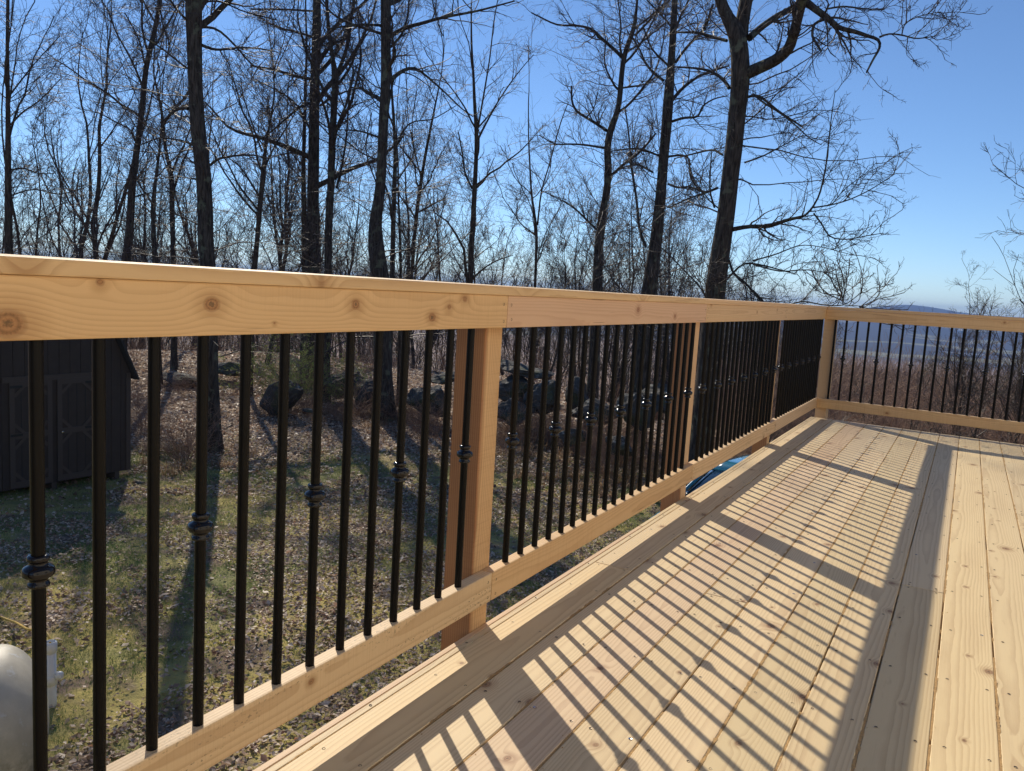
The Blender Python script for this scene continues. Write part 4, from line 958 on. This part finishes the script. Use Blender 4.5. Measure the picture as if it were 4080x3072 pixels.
def leaves(n, a0, a1, d0, d1, s0, s1, patch=True):
    x, y, D = yard_points(n, a0, a1, d0, d1)
    if patch:
        m_ = vnoise(x*0.55, y*0.55, 31)*0.6+vnoise(x*1.7, y*1.7, 32)*0.4
        keep = (gl.uniform(0, 1, n) < smoothstep(0.38, 0.60, m_)+0.16) | (D > 19)
        x, y, D = x[keep], y[keep], D[keep]
    n = len(x); z = ground_z(x, y)+gl.uniform(0.004, 0.04, n)
    s = gl.uniform(s0, s1, n)*np.where(gl.random(n) < 0.12, 1.6, 1)
    a = gl.uniform(0, 6.28, n); u = np.stack([np.cos(a), np.sin(a), gl.normal(0, .35, n)], -1); u = normalize(u)
    up = normalize(np.stack([gl.normal(0, .45, n), gl.normal(0, .45, n), np.ones(n)], -1)); v = normalize(np.cross(up, u)); w = np.cross(u, v)
    c = np.stack([x, y, z], -1); s = s[:, None]; fold = gl.uniform(-0.1, 0.45, (n, 1))
    q = [c-u*s*0.6, c-v*s*0.36+w*s*fold, c+u*s*0.6+w*s*gl.uniform(-.1, .3, (n, 1)), c+v*s*0.36+w*s*fold]
    V = np.stack(q, 1).reshape(-1, 3); b = np.arange(n)*4
    return V, np.concatenate([np.stack([b, b+1, b+2], -1), np.stack([b, b+2, b+3], -1)]), np.tile(gl.uniform(0, 1, n)**1.2, 2)
for args, nm in (((60000, -66, -12, 5.5, 15, .026, .055), 'leaf_litter'), ((52000, -66, -12, 15, 24, .045, .08), 'leaf_litter'), ((40000, -66, -16, 24, 40, .07, .12), 'leaf_litter'), ((7000, -12, 8, 9.5, 24, .05, .09), 'leaf_litter')):
    V, Fq, t_ = leaves(*args); link(nm, mesh_np(nm, V, Fq, M['leaf'], smooth=False, attr=t_), kind='stuff', label='dead brown leaves scattered over the yard')
def grass(n, a0, a1, d0, d1, h0, h1, w0):
    x, y, D = yard_points(n, a0, a1, d0, d1)
    m_ = vnoise(x*0.8, y*0.8, 41)*0.5+vnoise(x*3.1, y*3.1, 42)*0.5; mp = vnoise(x*0.55, y*0.55, 31)*0.6+vnoise(x*1.7, y*1.7, 32)*0.4
    keep = gl.uniform(0, 1, n) < smoothstep(0.2, 0.7, m_)*(1.1-0.6*smoothstep(0.45, 0.65, mp)); x, y, m_ = x[keep], y[keep], m_[keep]; n = len(x)
    z = ground_z(x, y)-0.005; h = gl.uniform(h0, h1, n)*(0.6+0.8*m_); a = gl.uniform(0, 6.28, n); w = w0*gl.uniform(.7, 1.3, n)
    bx = np.stack([np.cos(a)*w, np.sin(a)*w, np.zeros(n)], -1); c = np.stack([x, y, z], -1)
    tip = c+np.stack([gl.normal(0, .55, n)*h, gl.normal(0, .55, n)*h, h], -1)
    V = np.stack([c-bx, c+bx, tip], 1).reshape(-1, 3); t_ = np.clip(0.75*vnoise(x*0.6, y*0.6, 43)+0.35*gl.uniform(-.3, .9, n), 0, 1)
    return V, np.arange(n*3).reshape(-1, 3), t_
for args in ((150000, -66, -18, 5.5, 12, .02, .055, .0028), (150000, -66, -18, 12, 20, .025, .06, .0048)):
    V, Fq, t_ = grass(*args); link('grass', mesh_np('grass', V, Fq, M['grassb'], smooth=False, attr=t_), kind='stuff', label='thin winter grass on the lawn')
# dry grass tufts at the rocks
TV, TF, TT = [], [], []; nb_ = 0
def tufts(pts, nblade, h, w):
    global nb_
    for (x, y) in pts:
        z = float(ground_z(x, y)); k = nblade; a = gl.uniform(0, 6.28, k); ti = gl.uniform(0.1, 1.25, k); hh = h*gl.uniform(.5, 1.2, k)
        c = np.stack([x+gl.normal(0, .10, k), y+gl.normal(0, .10, k), np.full(k, z)], -1)
        d = np.stack([np.cos(a)*np.sin(ti), np.sin(a)*np.sin(ti), np.cos(ti)], -1); mid = c+d*hh[:, None]*0.55; tip = mid+(d+np.array([0, 0, -0.9]))*hh[:, None]*0.45
        s = np.stack([-np.sin(a), np.cos(a), np.zeros(k)], -1)*w
        V = np.stack([c-s, c+s, mid+s*.8, mid-s*.8, tip], 1).reshape(-1, 3); b = np.arange(k)*5+nb_
        TV.append(V); TF.append(np.concatenate([np.stack([b, b+1, b+2], -1), np.stack([b, b+2, b+3], -1), np.stack([b+3, b+2, b+4], -1)])); TT.append(np.tile(gl.uniform(0, 1, k), 3)); nb_ += k*5
pts = []
for (px, py, D, n_, sp_) in ((1330, 1620, 24, 12, 1.1), (2150, 1690, 21, 16, 1.2), (2330, 1730, 19.5, 14, 1.0), (2560, 1790, 18, 14, .9), (1000, 1430, 33, 10, 1.2), (1500, 1600, 24.5, 10, 1.0), (2080, 1650, 21, 10, .8), (900, 1800, 18.5, 6, 1.0), (570, 1800, 18, 6, .7), (2450, 1850, 17.5, 8, .8)):
    p = at(px, py, D)
    for _ in range(n_): pts.append((p[0]+gl.normal(0, sp_), p[1]+gl.normal(0, sp_)))
tufts(pts, 60, 0.42, 0.006)
link('dry_grass', mesh_np('dry_grass', np.concatenate(TV), np.concatenate(TF), M['tuft'], smooth=False, attr=np.concatenate(TT)), kind='stuff', label='orange dry grass tufts around the rocks')
# vines / dead stems wrapped over the rocks and fallen sticks
gs = np.random.default_rng(17)
spots_ = []
for (px, py, D, n_, sp_) in ((1460, 1560, 24.5, 12, .7), (1700, 1600, 22.5, 14, .8), (2060, 1640, 21.3, 18, .8), (2250, 1660, 20.8, 18, .9), (2500, 1690, 19.3, 16, .8), (1150, 1560, 24.5, 4, .6), (800, 1520, 29, 6, 1.2)):
    p = at(px, py, D)
    for _ in range(n_):
        x, y = p[0]+gs.normal(0, sp_), p[1]+gs.normal(0, sp_); spots_.append((x, y, float(ground_z(x, y)), gs.uniform(.25, .5)))
V, Fq = scatter_mesh([shrub_np(gs, 2.6, 14, 1.35, 0.012) for _ in range(3)], spots_, gs)
link('vines', mesh_np('vines', V, Fq, M['brush']), kind='stuff', label='leafless vines and stems tangled over the rocks')
V, Fq = shrub_np(gs, 1.25, 34, 0.85, 0.0065); p = at(735, 1745, 18.6)
link('bare_shrub', mesh_np('bare_shrub', V, Fq, M['brush']), None, (p[0], p[1], float(ground_z(p[0], p[1]))), label='waist-high tangled bare shrub right of the shed corner', cat='shrub')
V, Fq = shrub_np(gs, 1.5, 26, 0.6, 0.0055); p = at(575, 1700, 21.5)
link('bare_shrub', mesh_np('bare_shrub', V, Fq, M['brush']), None, (p[0], p[1], float(ground_z(p[0], p[1]))), label='thin twiggy shrub with dry leaves close behind the shed corner', cat='shrub')
# evergreen bush behind the leaning boulder
M['green'] = leafmat('green_leaves', [(0.10, 0.16, 0.03), (0.25, 0.33, 0.07), (0.42, 0.48, 0.12)], 0.5)
p = at(1165, 1560, 25.0); gb = empty('green_bush', (p[0], p[1], float(ground_z(p[0], p[1]))), label='sparse yellow-green bush growing behind the leaning boulder', cat='bush')
V, Fq = shrub_np(gs, 2.5, 40, 0.95, 0.007); link('stems', mesh_np('stems', V, Fq, M['brush']), gb, kind='stuff')
ce = V[gs.integers(0, len(V), 14000)]; ce = ce[ce[:, 2] > 0.4]; m_ = len(ce); ce = ce+gs.normal(0, .03, ce.shape); d1 = normalize(gs.normal(size=(m_, 3)))*.032; d2 = normalize(gs.normal(size=(m_, 3)))*.014
V = np.stack([ce-d1, ce+d2, ce+d1], 1).reshape(-1, 3); link('leaves', mesh_np('leaves', V, np.arange(m_*3).reshape(-1, 3), M['green'], smooth=False, attr=gs.uniform(0, 1, m_)), gb, kind='stuff')
# fallen sticks
for (q, lab) in (([(1230, 1700), (1330, 1690), (1430, 1712), (1560, 1716)], 'long thin fallen stick on the lawn right of the leaning boulder'), ([(880, 1716), (905, 1700), (925, 1690)], 'short dark stump piece on the leaves by the thick lawn tree'), ([(945, 1780), (960, 1800), (1000, 1792)], 'crooked little stick between the two lawn balusters')):
    pts_ = []
    for (x_, y_) in q:
        d = ray(x_, y_); t = (-3.03-CAM[2])/d[2]; w_ = CAM+d*t; pts_.append((w_[0], w_[1], float(ground_z(w_[0], w_[1]))+.03, 0.018))
    L_ = resample(pts_, 9); V, Fq = tubes(L_[None, :, :3], L_[None, :, 3], 6); link('fallen_stick', mesh_np('fallen_stick', V, Fq, M['bark']), label=lab, cat='stick')

# ---------------------------------------------------------------- shed
M['shed'] = flat('shed_dark_brown_paint', (0.052, 0.040, 0.033), rough=0.75, spec=0.3, nscale=6, namp=0.2)
M['shed_trim'] = flat('shed_trim_paint', (0.076, 0.058, 0.047), rough=0.7, spec=0.3)
M['roof'] = flat('roof_shingle', (0.035, 0.033, 0.032), rough=0.9, nscale=30, namp=0.4)
M['iron'] = flat('black_iron', (0.010, 0.010, 0.010), rough=0.4)
SW, SD, EZ = 2.93, 3.6, 2.02
C0 = np.array([-12.677, 9.874]); uu = np.array([-0.0304, -0.9995])      # along the front, away from the right corner
zs = -3.06
shed = empty('garden_shed', (C0[0]+uu[0]*SW/2, C0[1]+uu[1]*SW/2, zs), label='dark brown barn-roofed garden shed with double doors on the lawn', cat='shed')
shed.rotation_euler = (0, 0, math.atan2(-uu[1], -uu[0]))   # local +X towards the right corner, local -Y out of the front
SB = 0.14
def gamb(x):
    a = abs(x)
    xe, xk = SW/2, SW/2-0.52
    if a >= xk: return EZ+(xe-a)/(xe-xk)*1.10
    return EZ+1.10+(xk-a)/xk*0.50
nbd = 15; bw = SW/nbd
for side in (0, 1):
    for i in range(nbd):
        x0 = -SW/2+i*bw+0.004; x1 = x0+bw-0.008; bm = bmesh.new()
        yy = -0.0 if side == 0 else SD
        pts_ = [(x0, SB), (x1, SB), (x1, gamb(x1)), (x0, gamb(x0))]
        f = [bm.verts.new((a_, yy-0.011, b_)) for a_, b_ in pts_]; b2 = [bm.verts.new((a_, yy+0.011, b_)) for a_, b_ in pts_]
        bm.faces.new(f); bm.faces.new(b2[::-1])
        for k in range(4): bm.faces.new((f[k], b2[k], b2[(k+1) % 4], f[(k+1) % 4]))
        bmesh.ops.recalc_face_normals(bm, faces=bm.faces); link('wall_plank', bm_mesh('wall_plank', bm, M['shed']), shed)
def bx_(name, sx, sy, sz, c, mat, parent, rot=None, bev=0.0):
    bm = box_bm(sx, sy, sz)
    if bev: bevel_bm(bm, bev, 2)
    return link(name, bm_mesh(name, bm, mat), parent, c, rot)
bx_('backing', SW-0.05, 0.01, EZ-SB, (0, 0.018, (EZ+SB)/2), M['shed_trim'], shed)
for s in (-1, 1):
    bx_('side_wall', 0.03, SD-0.03, EZ-SB, (s*(SW/2-0.016), SD/2, (EZ+SB)/2), M['shed'], shed)
    L1 = math.hypot(0.52, 1.10)+0.14; a1 = math.atan2(1.10, 0.52)
    cx1 = SW/2-0.26+0.07*math.cos(a1)*1.0+0.03; cz1 = EZ+0.55-0.07*math.sin(a1)+0.01
    bx_('roof_panel', L1, SD+0.3, 0.035, (s*cx1, SD/2, cz1), M['roof'], shed, (0, s*a1, 0))
    xk = SW/2-0.52; L2 = math.hypot(xk, 0.5)+0.04; a2 = math.atan2(0.5, xk)
    bx_('roof_panel', L2, SD+0.3, 0.035, (s*(xk/2+0.01), SD/2, EZ+1.10+0.25+0.02), M['roof'], shed, (0, s*a2, 0))
    bx_('corner_trim', 0.09, 0.02, EZ-SB, (s*(SW/2-0.05), -0.023, (EZ+SB)/2), M['shed_trim'], shed)
for xk_ in (-1.2, 0, 1.2): bx_('skid', 0.09, SD, 0.14, (xk_, SD/2, SB/2-0.003), M['shed_trim'], shed)
bx_('door_header', 1.75, 0.022, 0.10, (0, -0.024, 2.03), M['shed_trim'], shed)
for s in (-1, 1):
    dl = link('door', None, shed) if False else None
    cx0 = s*0.405; DW, DH, dz0 = 0.72, 1.84, 0.16
    d = bx_('door', DW, 0.014, DH, (cx0, -0.0205, dz0+DH/2), M['shed'], shed)
    for q in (-0.16, 0.0, 0.16): bx_('groove', 0.010, 0.003, DH-0.2, (q, -0.0087, 0), M['iron'], d)
    for sx_, px_ in ((0.085, -DW/2+0.0425), (0.085, DW/2-0.0425)): bx_('stile', sx_, 0.016, DH, (px_, -0.0155, 0), M['shed_trim'], d)
    for pz_ in (-DH/2+0.05, -0.02, DH/2-0.05): bx_('crosspiece', DW-0.172, 0.016, 0.10, (0, -0.0155, pz_), M['shed_trim'], d)
    for (qx, qz, rr_) in ((-1, 1, 1), (1, 1, 1), (-1, 0.0, -1), (1, 0.0, -1), (-1, -0.06, 1), (1, -0.06, 1), (-1, -1, -1), (1, -1, -1)):
        zc = {1: DH/2-0.17, 0.0: 0.10, -0.06: -0.15, -1: -DH/2+0.17}[qz]
        bx_('brace', 0.24, 0.012, 0.055, (qx*(DW/2-0.165), -0.0137, zc), M['shed_trim'], d, (0, (1 if rr_ > 0 else -1)*qx*math.radians(45), 0))
    for pz_ in (DH/2-0.09, 0.0):
        bx_('hinge', 0.20, 0.008, 0.045, (s*(DW/2-0.11), -0.028, pz_), M['iron'], d, bev=0.002)
bpy.context.view_layer.update()
V, Fq = lathe([(0.0, -0.03), (0.02, -0.03), (0.024, -0.015), (0.018, 0.0), (0.010, 0.004), (0.010, 0.03)], 10)
kn = link('door_handle', mesh_np('door_handle', V, Fq, flat('brass', (0.5, 0.45, 0.35), rough=0.2, metal=1.0)), [o for o in shed.children if o.name.startswith('door') and 'header' not in o.name][1], (-0.30, -0.055, -0.03), (math.radians(-90), 0, 0))

# ---------------------------------------------------------------- propane tank, white pipe, yellow hose
n = N('tank_paint'); P = n.coord('Object'); zz_ = n.sep(P)[2]
st = n.noise(n.vmath('MULTIPLY', P, (3, 3, 2)), 2.0, 5, 0.65); s2 = n.noise(P, 9.0, 5, 0.7)
alg = n.math('MULTIPLY', n.maprange(n.math('ADD', zz_, n.math('MULTIPLY', n.math('SUBTRACT', st, 0.5), 0.9)), 0.30, -0.35), n.maprange(s2, 0.38, 0.58))
col = n.mix(n.maprange(st, 0.3, 0.75), (0.60, 0.55, 0.44), (0.44, 0.40, 0.31)); col = n.mix(n.math('MULTIPLY', n.maprange(s2, 0.55, 0.60), n.maprange(st, 0.5, 0.6)), col, (0.56, 0.55, 0.51))
col = n.mix(n.math('MULTIPLY', alg, 0.85), col, (0.085, 0.090, 0.045)); M['tank'] = n.bsdf(col, 0.55, n.bump(s2, 0.3, 0.01), spec=0.4)
TR, TL = 0.56, 3.0
taz = math.radians(-64.0); d_ = ray(-10, 2900); t_ = (-2.93+0.13+TR-CAM[2])/d_[2]; tx, ty = (CAM+d_*t_)[:2]
tdir = np.array([math.sin(taz-math.radians(84)), math.cos(taz-math.radians(84))])      # body runs left, away from the frame
tank = empty('propane_tank', (tx, ty, -2.93), math.atan2(tdir[1], tdir[0]), label='pale grey propane tank with green algae stains, lying on the lawn at the lower left', cat='propane tank')
pr = [(0.0, -TR*0.56)]+[(TR*math.sin(t), -TR*0.56*math.cos(t)) for t in np.linspace(0.15, math.pi/2, 12)]+[(TR, TL)]+[(TR*math.cos(t), TL+TR*0.56*math.sin(t)) for t in np.linspace(0.1, math.pi/2-0.01, 12)]
V, Fq = lathe(pr, 40); V = V[:, [2, 0, 1]]; link('shell', mesh_np('shell', V, Fq, M['tank']), tank, (0, 0, TR+0.13))
for lx in (0.45, TL-0.4):
    bx_('leg', 0.09, 0.62, 0.24, (lx, 0, 0.11), M['tank'], tank, bev=0.01)
V, Fq = lathe([(0.17, 0), (0.18, 0.12), (0.15, 0.19), (0.08, 0.22), (0.001, 0.225)], 20); link('valve_dome', mesh_np('valve_dome', V, Fq, M['tank']), tank, (TL/2, 0, 2*TR+0.10))
M['pvc'] = flat('white_pvc', (0.74, 0.75, 0.74), rough=0.35, nscale=5, namp=0.08)
M['yellow'] = flat('yellow_hose', (0.62, 0.38, 0.045), rough=0.5)
pb = at(203, 2782, 7.85); pz = float(ground_z(pb[0], pb[1])); ptop = 0.60
pipe = empty('white_pipe', (pb[0], pb[1], pz), label='short white plastic pipe standing on the lawn with a yellow line into its top', cat='pipe')
V, Fq = lathe([(0.045, -0.05), (0.045, ptop), (0.039, ptop), (0.039, ptop-0.06)], 20); link('tube', mesh_np('tube', V, Fq, M['pvc']), pipe)
for z0, z1 in ((ptop-0.10, ptop-0.005), (0.20, 0.29)):
    V, Fq = lathe([(0.0455, z0), (0.053, z0+0.003), (0.053, z1-0.003), (0.0455, z1)], 20); link('coupling', mesh_np('coupling', V, Fq, M['pvc']), pipe)
V, Fq = lathe([(0.030, 0.0), (0.030, 0.05), (0.038, 0.052), (0.038, 0.085), (0.028, 0.10), (0.001, 0.10)], 16)
vdir = np.array([0.8, 0.55]); link('side_cap', mesh_np('side_cap', V, Fq, M['pvc']), pipe, (0.0, 0.0, 0.285), (0, math.radians(90), math.atan2(vdir[1], vdir[0])))
hp = []
for (x_, y_, D_, z_) in ((-160, 2350, None, .02), (-60, 2428, None, .02), (0, 2470, None, .03), (60, 2492, None, .04), (110, 2508, 8.5, None), (160, 2512, 8.2, None), (200, 2520, 7.95, None)):
    if D_ is None:
        d = ray(x_, y_); t = (-2.90-CAM[2])/d[2]; w_ = CAM+d*t; w_[2] = float(ground_z(w_[0], w_[1]))+z_
    else: w_ = at(x_, y_, D_)
    hp.append((*w_, 0.0115))
hp.append((pb[0], pb[1], pz+ptop+0.02, 0.0115)); hp.append((pb[0], pb[1], pz+ptop-0.15, 0.0115))
H_ = resample(hp, 40); H_[:, :3] = smooth_line(H_[:, :3], 3); V, Fq = tubes(H_[None, :, :3], H_[None, :, 3], 8)
link('yellow_hose', mesh_np('yellow_hose', V, Fq, M['yellow']), label='yellow hose running over the grass into the white pipe', cat='hose')

# ---------------------------------------------------------------- parked blue car below the deck
M['car'] = flat('teal_blue_car_paint', (0.012, 0.17, 0.26), rough=0.22, spec=0.5, coat=1.0)
M['glass'] = flat('dark_car_glass', (0.012, 0.030, 0.045), rough=0.04, spec=1.0, coat=1.0)
M['chrome'] = flat('chrome_trim', (0.75, 0.77, 0.78), rough=0.12, metal=1.0)
M['tyre'] = flat('tyre_rubber', (0.018, 0.018, 0.018), rough=0.85)
M['rim'] = flat('alloy_rim', (0.45, 0.45, 0.46), rough=0.3, metal=1.0)
M['lamp'] = flat('lamp_lens', (0.55, 0.57, 0.58), rough=0.08, coat=0.8); M['tail'] = flat('tail_lens', (0.25, 0.01, 0.01), rough=0.15, coat=0.6)
M['blackp'] = flat('black_plastic', (0.015, 0.015, 0.016), rough=0.6)
def loft(name, secs, mat, parent, close=True, smooth=True):
    secs = np.array(secs, float); k, m_, _ = secs.shape; V = secs.reshape(-1, 3); F = []
    for i in range(k-1):
        for j in range(m_): F.append((i*m_+j, i*m_+(j+1) % m_, (i+1)*m_+(j+1) % m_, (i+1)*m_+j))
    bm = bmesh.new(); vs = [bm.verts.new(v) for v in V]
    for f in F: bm.faces.new([vs[q] for q in f])
    if close: bm.faces.new([vs[j] for j in range(m_)][::-1]); bm.faces.new([vs[(k-1)*m_+j] for j in range(m_)])
    bmesh.ops.recalc_face_normals(bm, faces=bm.faces)
    o = link(name, bm_mesh(name, bm, mat, smooth=smooth), parent)
    return o
def body_sec(x, hw, zt, zb, crown=0.04):
    return [(x, -hw*0.86, zb), (x, -hw*0.98, zb+0.10), (x, -hw, (zb+zt)*0.5), (x, -hw*0.97, zt-0.12), (x, -hw*0.88, zt-0.02), (x, -hw*0.5, zt+crown*0.7), (x, 0, zt+crown),
            (x, hw*0.5, zt+crown*0.7), (x, hw*0.88, zt-0.02), (x, hw*0.97, zt-0.12), (x, hw, (zb+zt)*0.5), (x, hw*0.98, zb+0.10), (x, hw*0.86, zb)]
cx_, cyy_ = -1.45, 12.75; CZ = float(ground_z(cx_, cyy_))+0.02
car = empty('parked_car', (cx_, cyy_, CZ), math.radians(-101), label='teal blue car parked below the deck edge, glimpsed under the lower rail', cat='car')
loft('body', [body_sec(2.26, .62, .62, .34), body_sec(2.20, .78, .74, .22), body_sec(1.9, .88, .84, .20), body_sec(1.3, .91, .95, .19), body_sec(0.85, .92, 1.0, .19), body_sec(-0.5, .92, 1.02, .19), body_sec(-1.6, .91, 1.02, .20), body_sec(-2.1, .86, .98, .24), body_sec(-2.25, .74, .86, .36)], M['car'], car)
def cab(x, hw, z): return (x, hw, z)
def cabsec(x, hwb, hwt, zb, zt): return [(x, -hwb, zb), (x, -hwb*0.5-hwt*0.5, (zb+zt)/2), (x, -hwt, zt-0.05), (x, -hwt*0.8, zt), (x, 0, zt+0.03), (x, hwt*0.8, zt), (x, hwt, zt-0.05), (x, hwb*0.5+hwt*0.5, (zb+zt)/2), (x, hwb, zb)]
loft('cabin', [cabsec(0.98, .82, .80, .96, .99), cabsec(0.30, .83, .66, .98, 1.40), cabsec(-0.1, .83, .66, .98, 1.47), cabsec(-1.0, .83, .66, .98, 1.47), cabsec(-1.5, .83, .66, .98, 1.40), cabsec(-2.05, .80, .72, .96, 1.05)], M['glass'], car)
loft('roof', [[(x, -hw, z), (x, -hw*.8, z+.035), (x, 0, z+.062), (x, hw*.8, z+.035), (x, hw, z), (x, hw*.9, z-.02), (x, 0, z+.02), (x, -hw*.9, z-.02)] for x, hw, z in ((0.33, .665, 1.385), (-0.1, .675, 1.445), (-1.0, .675, 1.445), (-1.5, .675, 1.385))], M['car'], car)
for s in (-1, 1):
    for nm, pts_, r_ in (('windscreen_pillar', [(1.02, .83*s, .98), (0.30, .69*s, 1.39)], .030), ('door_pillar', [(-.42, .84*s, .98), (-.45, .69*s, 1.43)], .028), ('rear_pillar', [(-2.05, .80*s, .99), (-1.5, .69*s, 1.38)], .05), ('window_trim', [(1.0, .862*s, 1.0), (-.5, .868*s, 1.022), (-2.0, .84*s, 1.0)], .012)):
        Lp = resample([(*q, r_) for q in pts_], 6); V, Fq = tubes(Lp[None, :, :3], Lp[None, :, 3], 8); link(nm, mesh_np(nm, V, Fq, M['chrome'] if nm == 'window_trim' else M['car']), car)
    bm = bmesh.new(); bmesh.ops.create_icosphere(bm, subdivisions=3, radius=1.0)
    for v in bm.verts: v.co = Vector((v.co.x*.10, v.co.y*.11, v.co.z*.07))
    link('side_mirror', bm_mesh('side_mirror', bm, M['car'], True), car, (0.72, .98*s, 1.06))
    bm = bmesh.new(); bmesh.ops.create_icosphere(bm, subdivisions=3, radius=1.0)
    for v in bm.verts: v.co = Vector((v.co.x*.16, v.co.y*.17, v.co.z*.07))
    link('headlight', bm_mesh('headlight', bm, M['lamp'], True), car, (2.07, .66*s, .70)); bx_('tail_light', .08, .22, .16, (-2.17, .66*s, .80), M['tail'], car, bev=.02)
    for xw in (1.38, -1.38):
        V, Fq = lathe([(.20, -.10), (.31, -.11), (.335, -.07), (.335, .07), (.31, .11), (.20, .10)], 28); w = link('wheel', mesh_np('wheel', V, Fq, M['tyre']), car, (xw, .80*s, .335), (math.radians(90), 0, 0))
        V, Fq = lathe([(.001, .085*-s), (.05, .10*-s), (.19, .06*-s), (.215, .105*-s)], 20); link('rim', mesh_np('rim', V, Fq, M['rim']), w)
bx_('grille', .03, .9, .16, (2.255, 0, .52), M['blackp'], car, bev=.01)
V, Fq = tubes(np.array([[(1.02, -.55, 1.015), (.72, -.15, 1.19)], [(1.02, .05, 1.02), (.75, .45, 1.185)]]), np.full((2, 2), .012), 5); link('wiper', mesh_np('wiper', V, Fq, M['blackp']), car)

# ---------------------------------------------------------------- farm buildings in the valley
M['barnw'] = flat('white_siding', (0.78, 0.78, 0.76), rough=0.6); M['barnr'] = flat('metal_roof', (0.55, 0.56, 0.58), rough=0.5)
def barn(px, py, D, L, W, H, rz, label):
    p = at(px, py, D); z = float(ground_z(p[0], p[1])); b = empty('farm_building', (p[0], p[1], z), rz, label=label, cat='farm building', group='white farm buildings in the valley')
    bx_('wall', L, W, H, (0, 0, H/2), M['barnw'], b)
    bm = bmesh.new(); v = [bm.verts.new(q) for q in ((-L/2-.5, -W/2-.5, H), (L/2+.5, -W/2-.5, H), (L/2+.5, W/2+.5, H), (-L/2-.5, W/2+.5, H), (-L/2-.5, 0, H+W*.28), (L/2+.5, 0, H+W*.28))]
    for f in ((0, 1, 5, 4), (2, 3, 4, 5), (0, 4, 3), (1, 2, 5), (3, 2, 1, 0)): bm.faces.new([v[q] for q in f])
    link('roof', bm_mesh('roof', bm, M['barnr']), b, (0, 0, 0.02))
barn(3845, 1396, 2750, 105, 14, 6, 0.12, 'long low white farm building in the valley right of centre')
barn(3581, 1347, 4300, 26, 14, 9, 0.5, 'small white house on the hill slope seen between the left far balusters')
barn(3829, 1356, 3900, 24, 14, 9, -0.4, 'small white house on the slope above the long low building')

# ---------------------------------------------------------------- haze
bm = box_bm(2*HZ, 2*HZ, 1.0); zl, zh = -131.0, 60.0
for v in bm.verts: v.co.z = zl if v.co.z < 0 else zh
me = bm_mesh('haze', bm)
hm = bpy.data.materials.new('haze_material'); hm.use_nodes = True; ht = hm.node_tree; ht.nodes.clear()
pv = ht.nodes.new('ShaderNodeVolumePrincipled'); pv.inputs['Color'].default_value = (0.27, 0.48, 0.94, 1); pv.inputs['Density'].default_value = 0.00016; pv.inputs['Anisotropy'].default_value = 0.0
ho = ht.nodes.new('ShaderNodeOutputMaterial'); ht.links.new(pv.outputs[0], ho.inputs['Volume']); me.materials.append(hm)
link('haze', me, loc=(CAM[0], CAM[1], 0), kind='stuff')
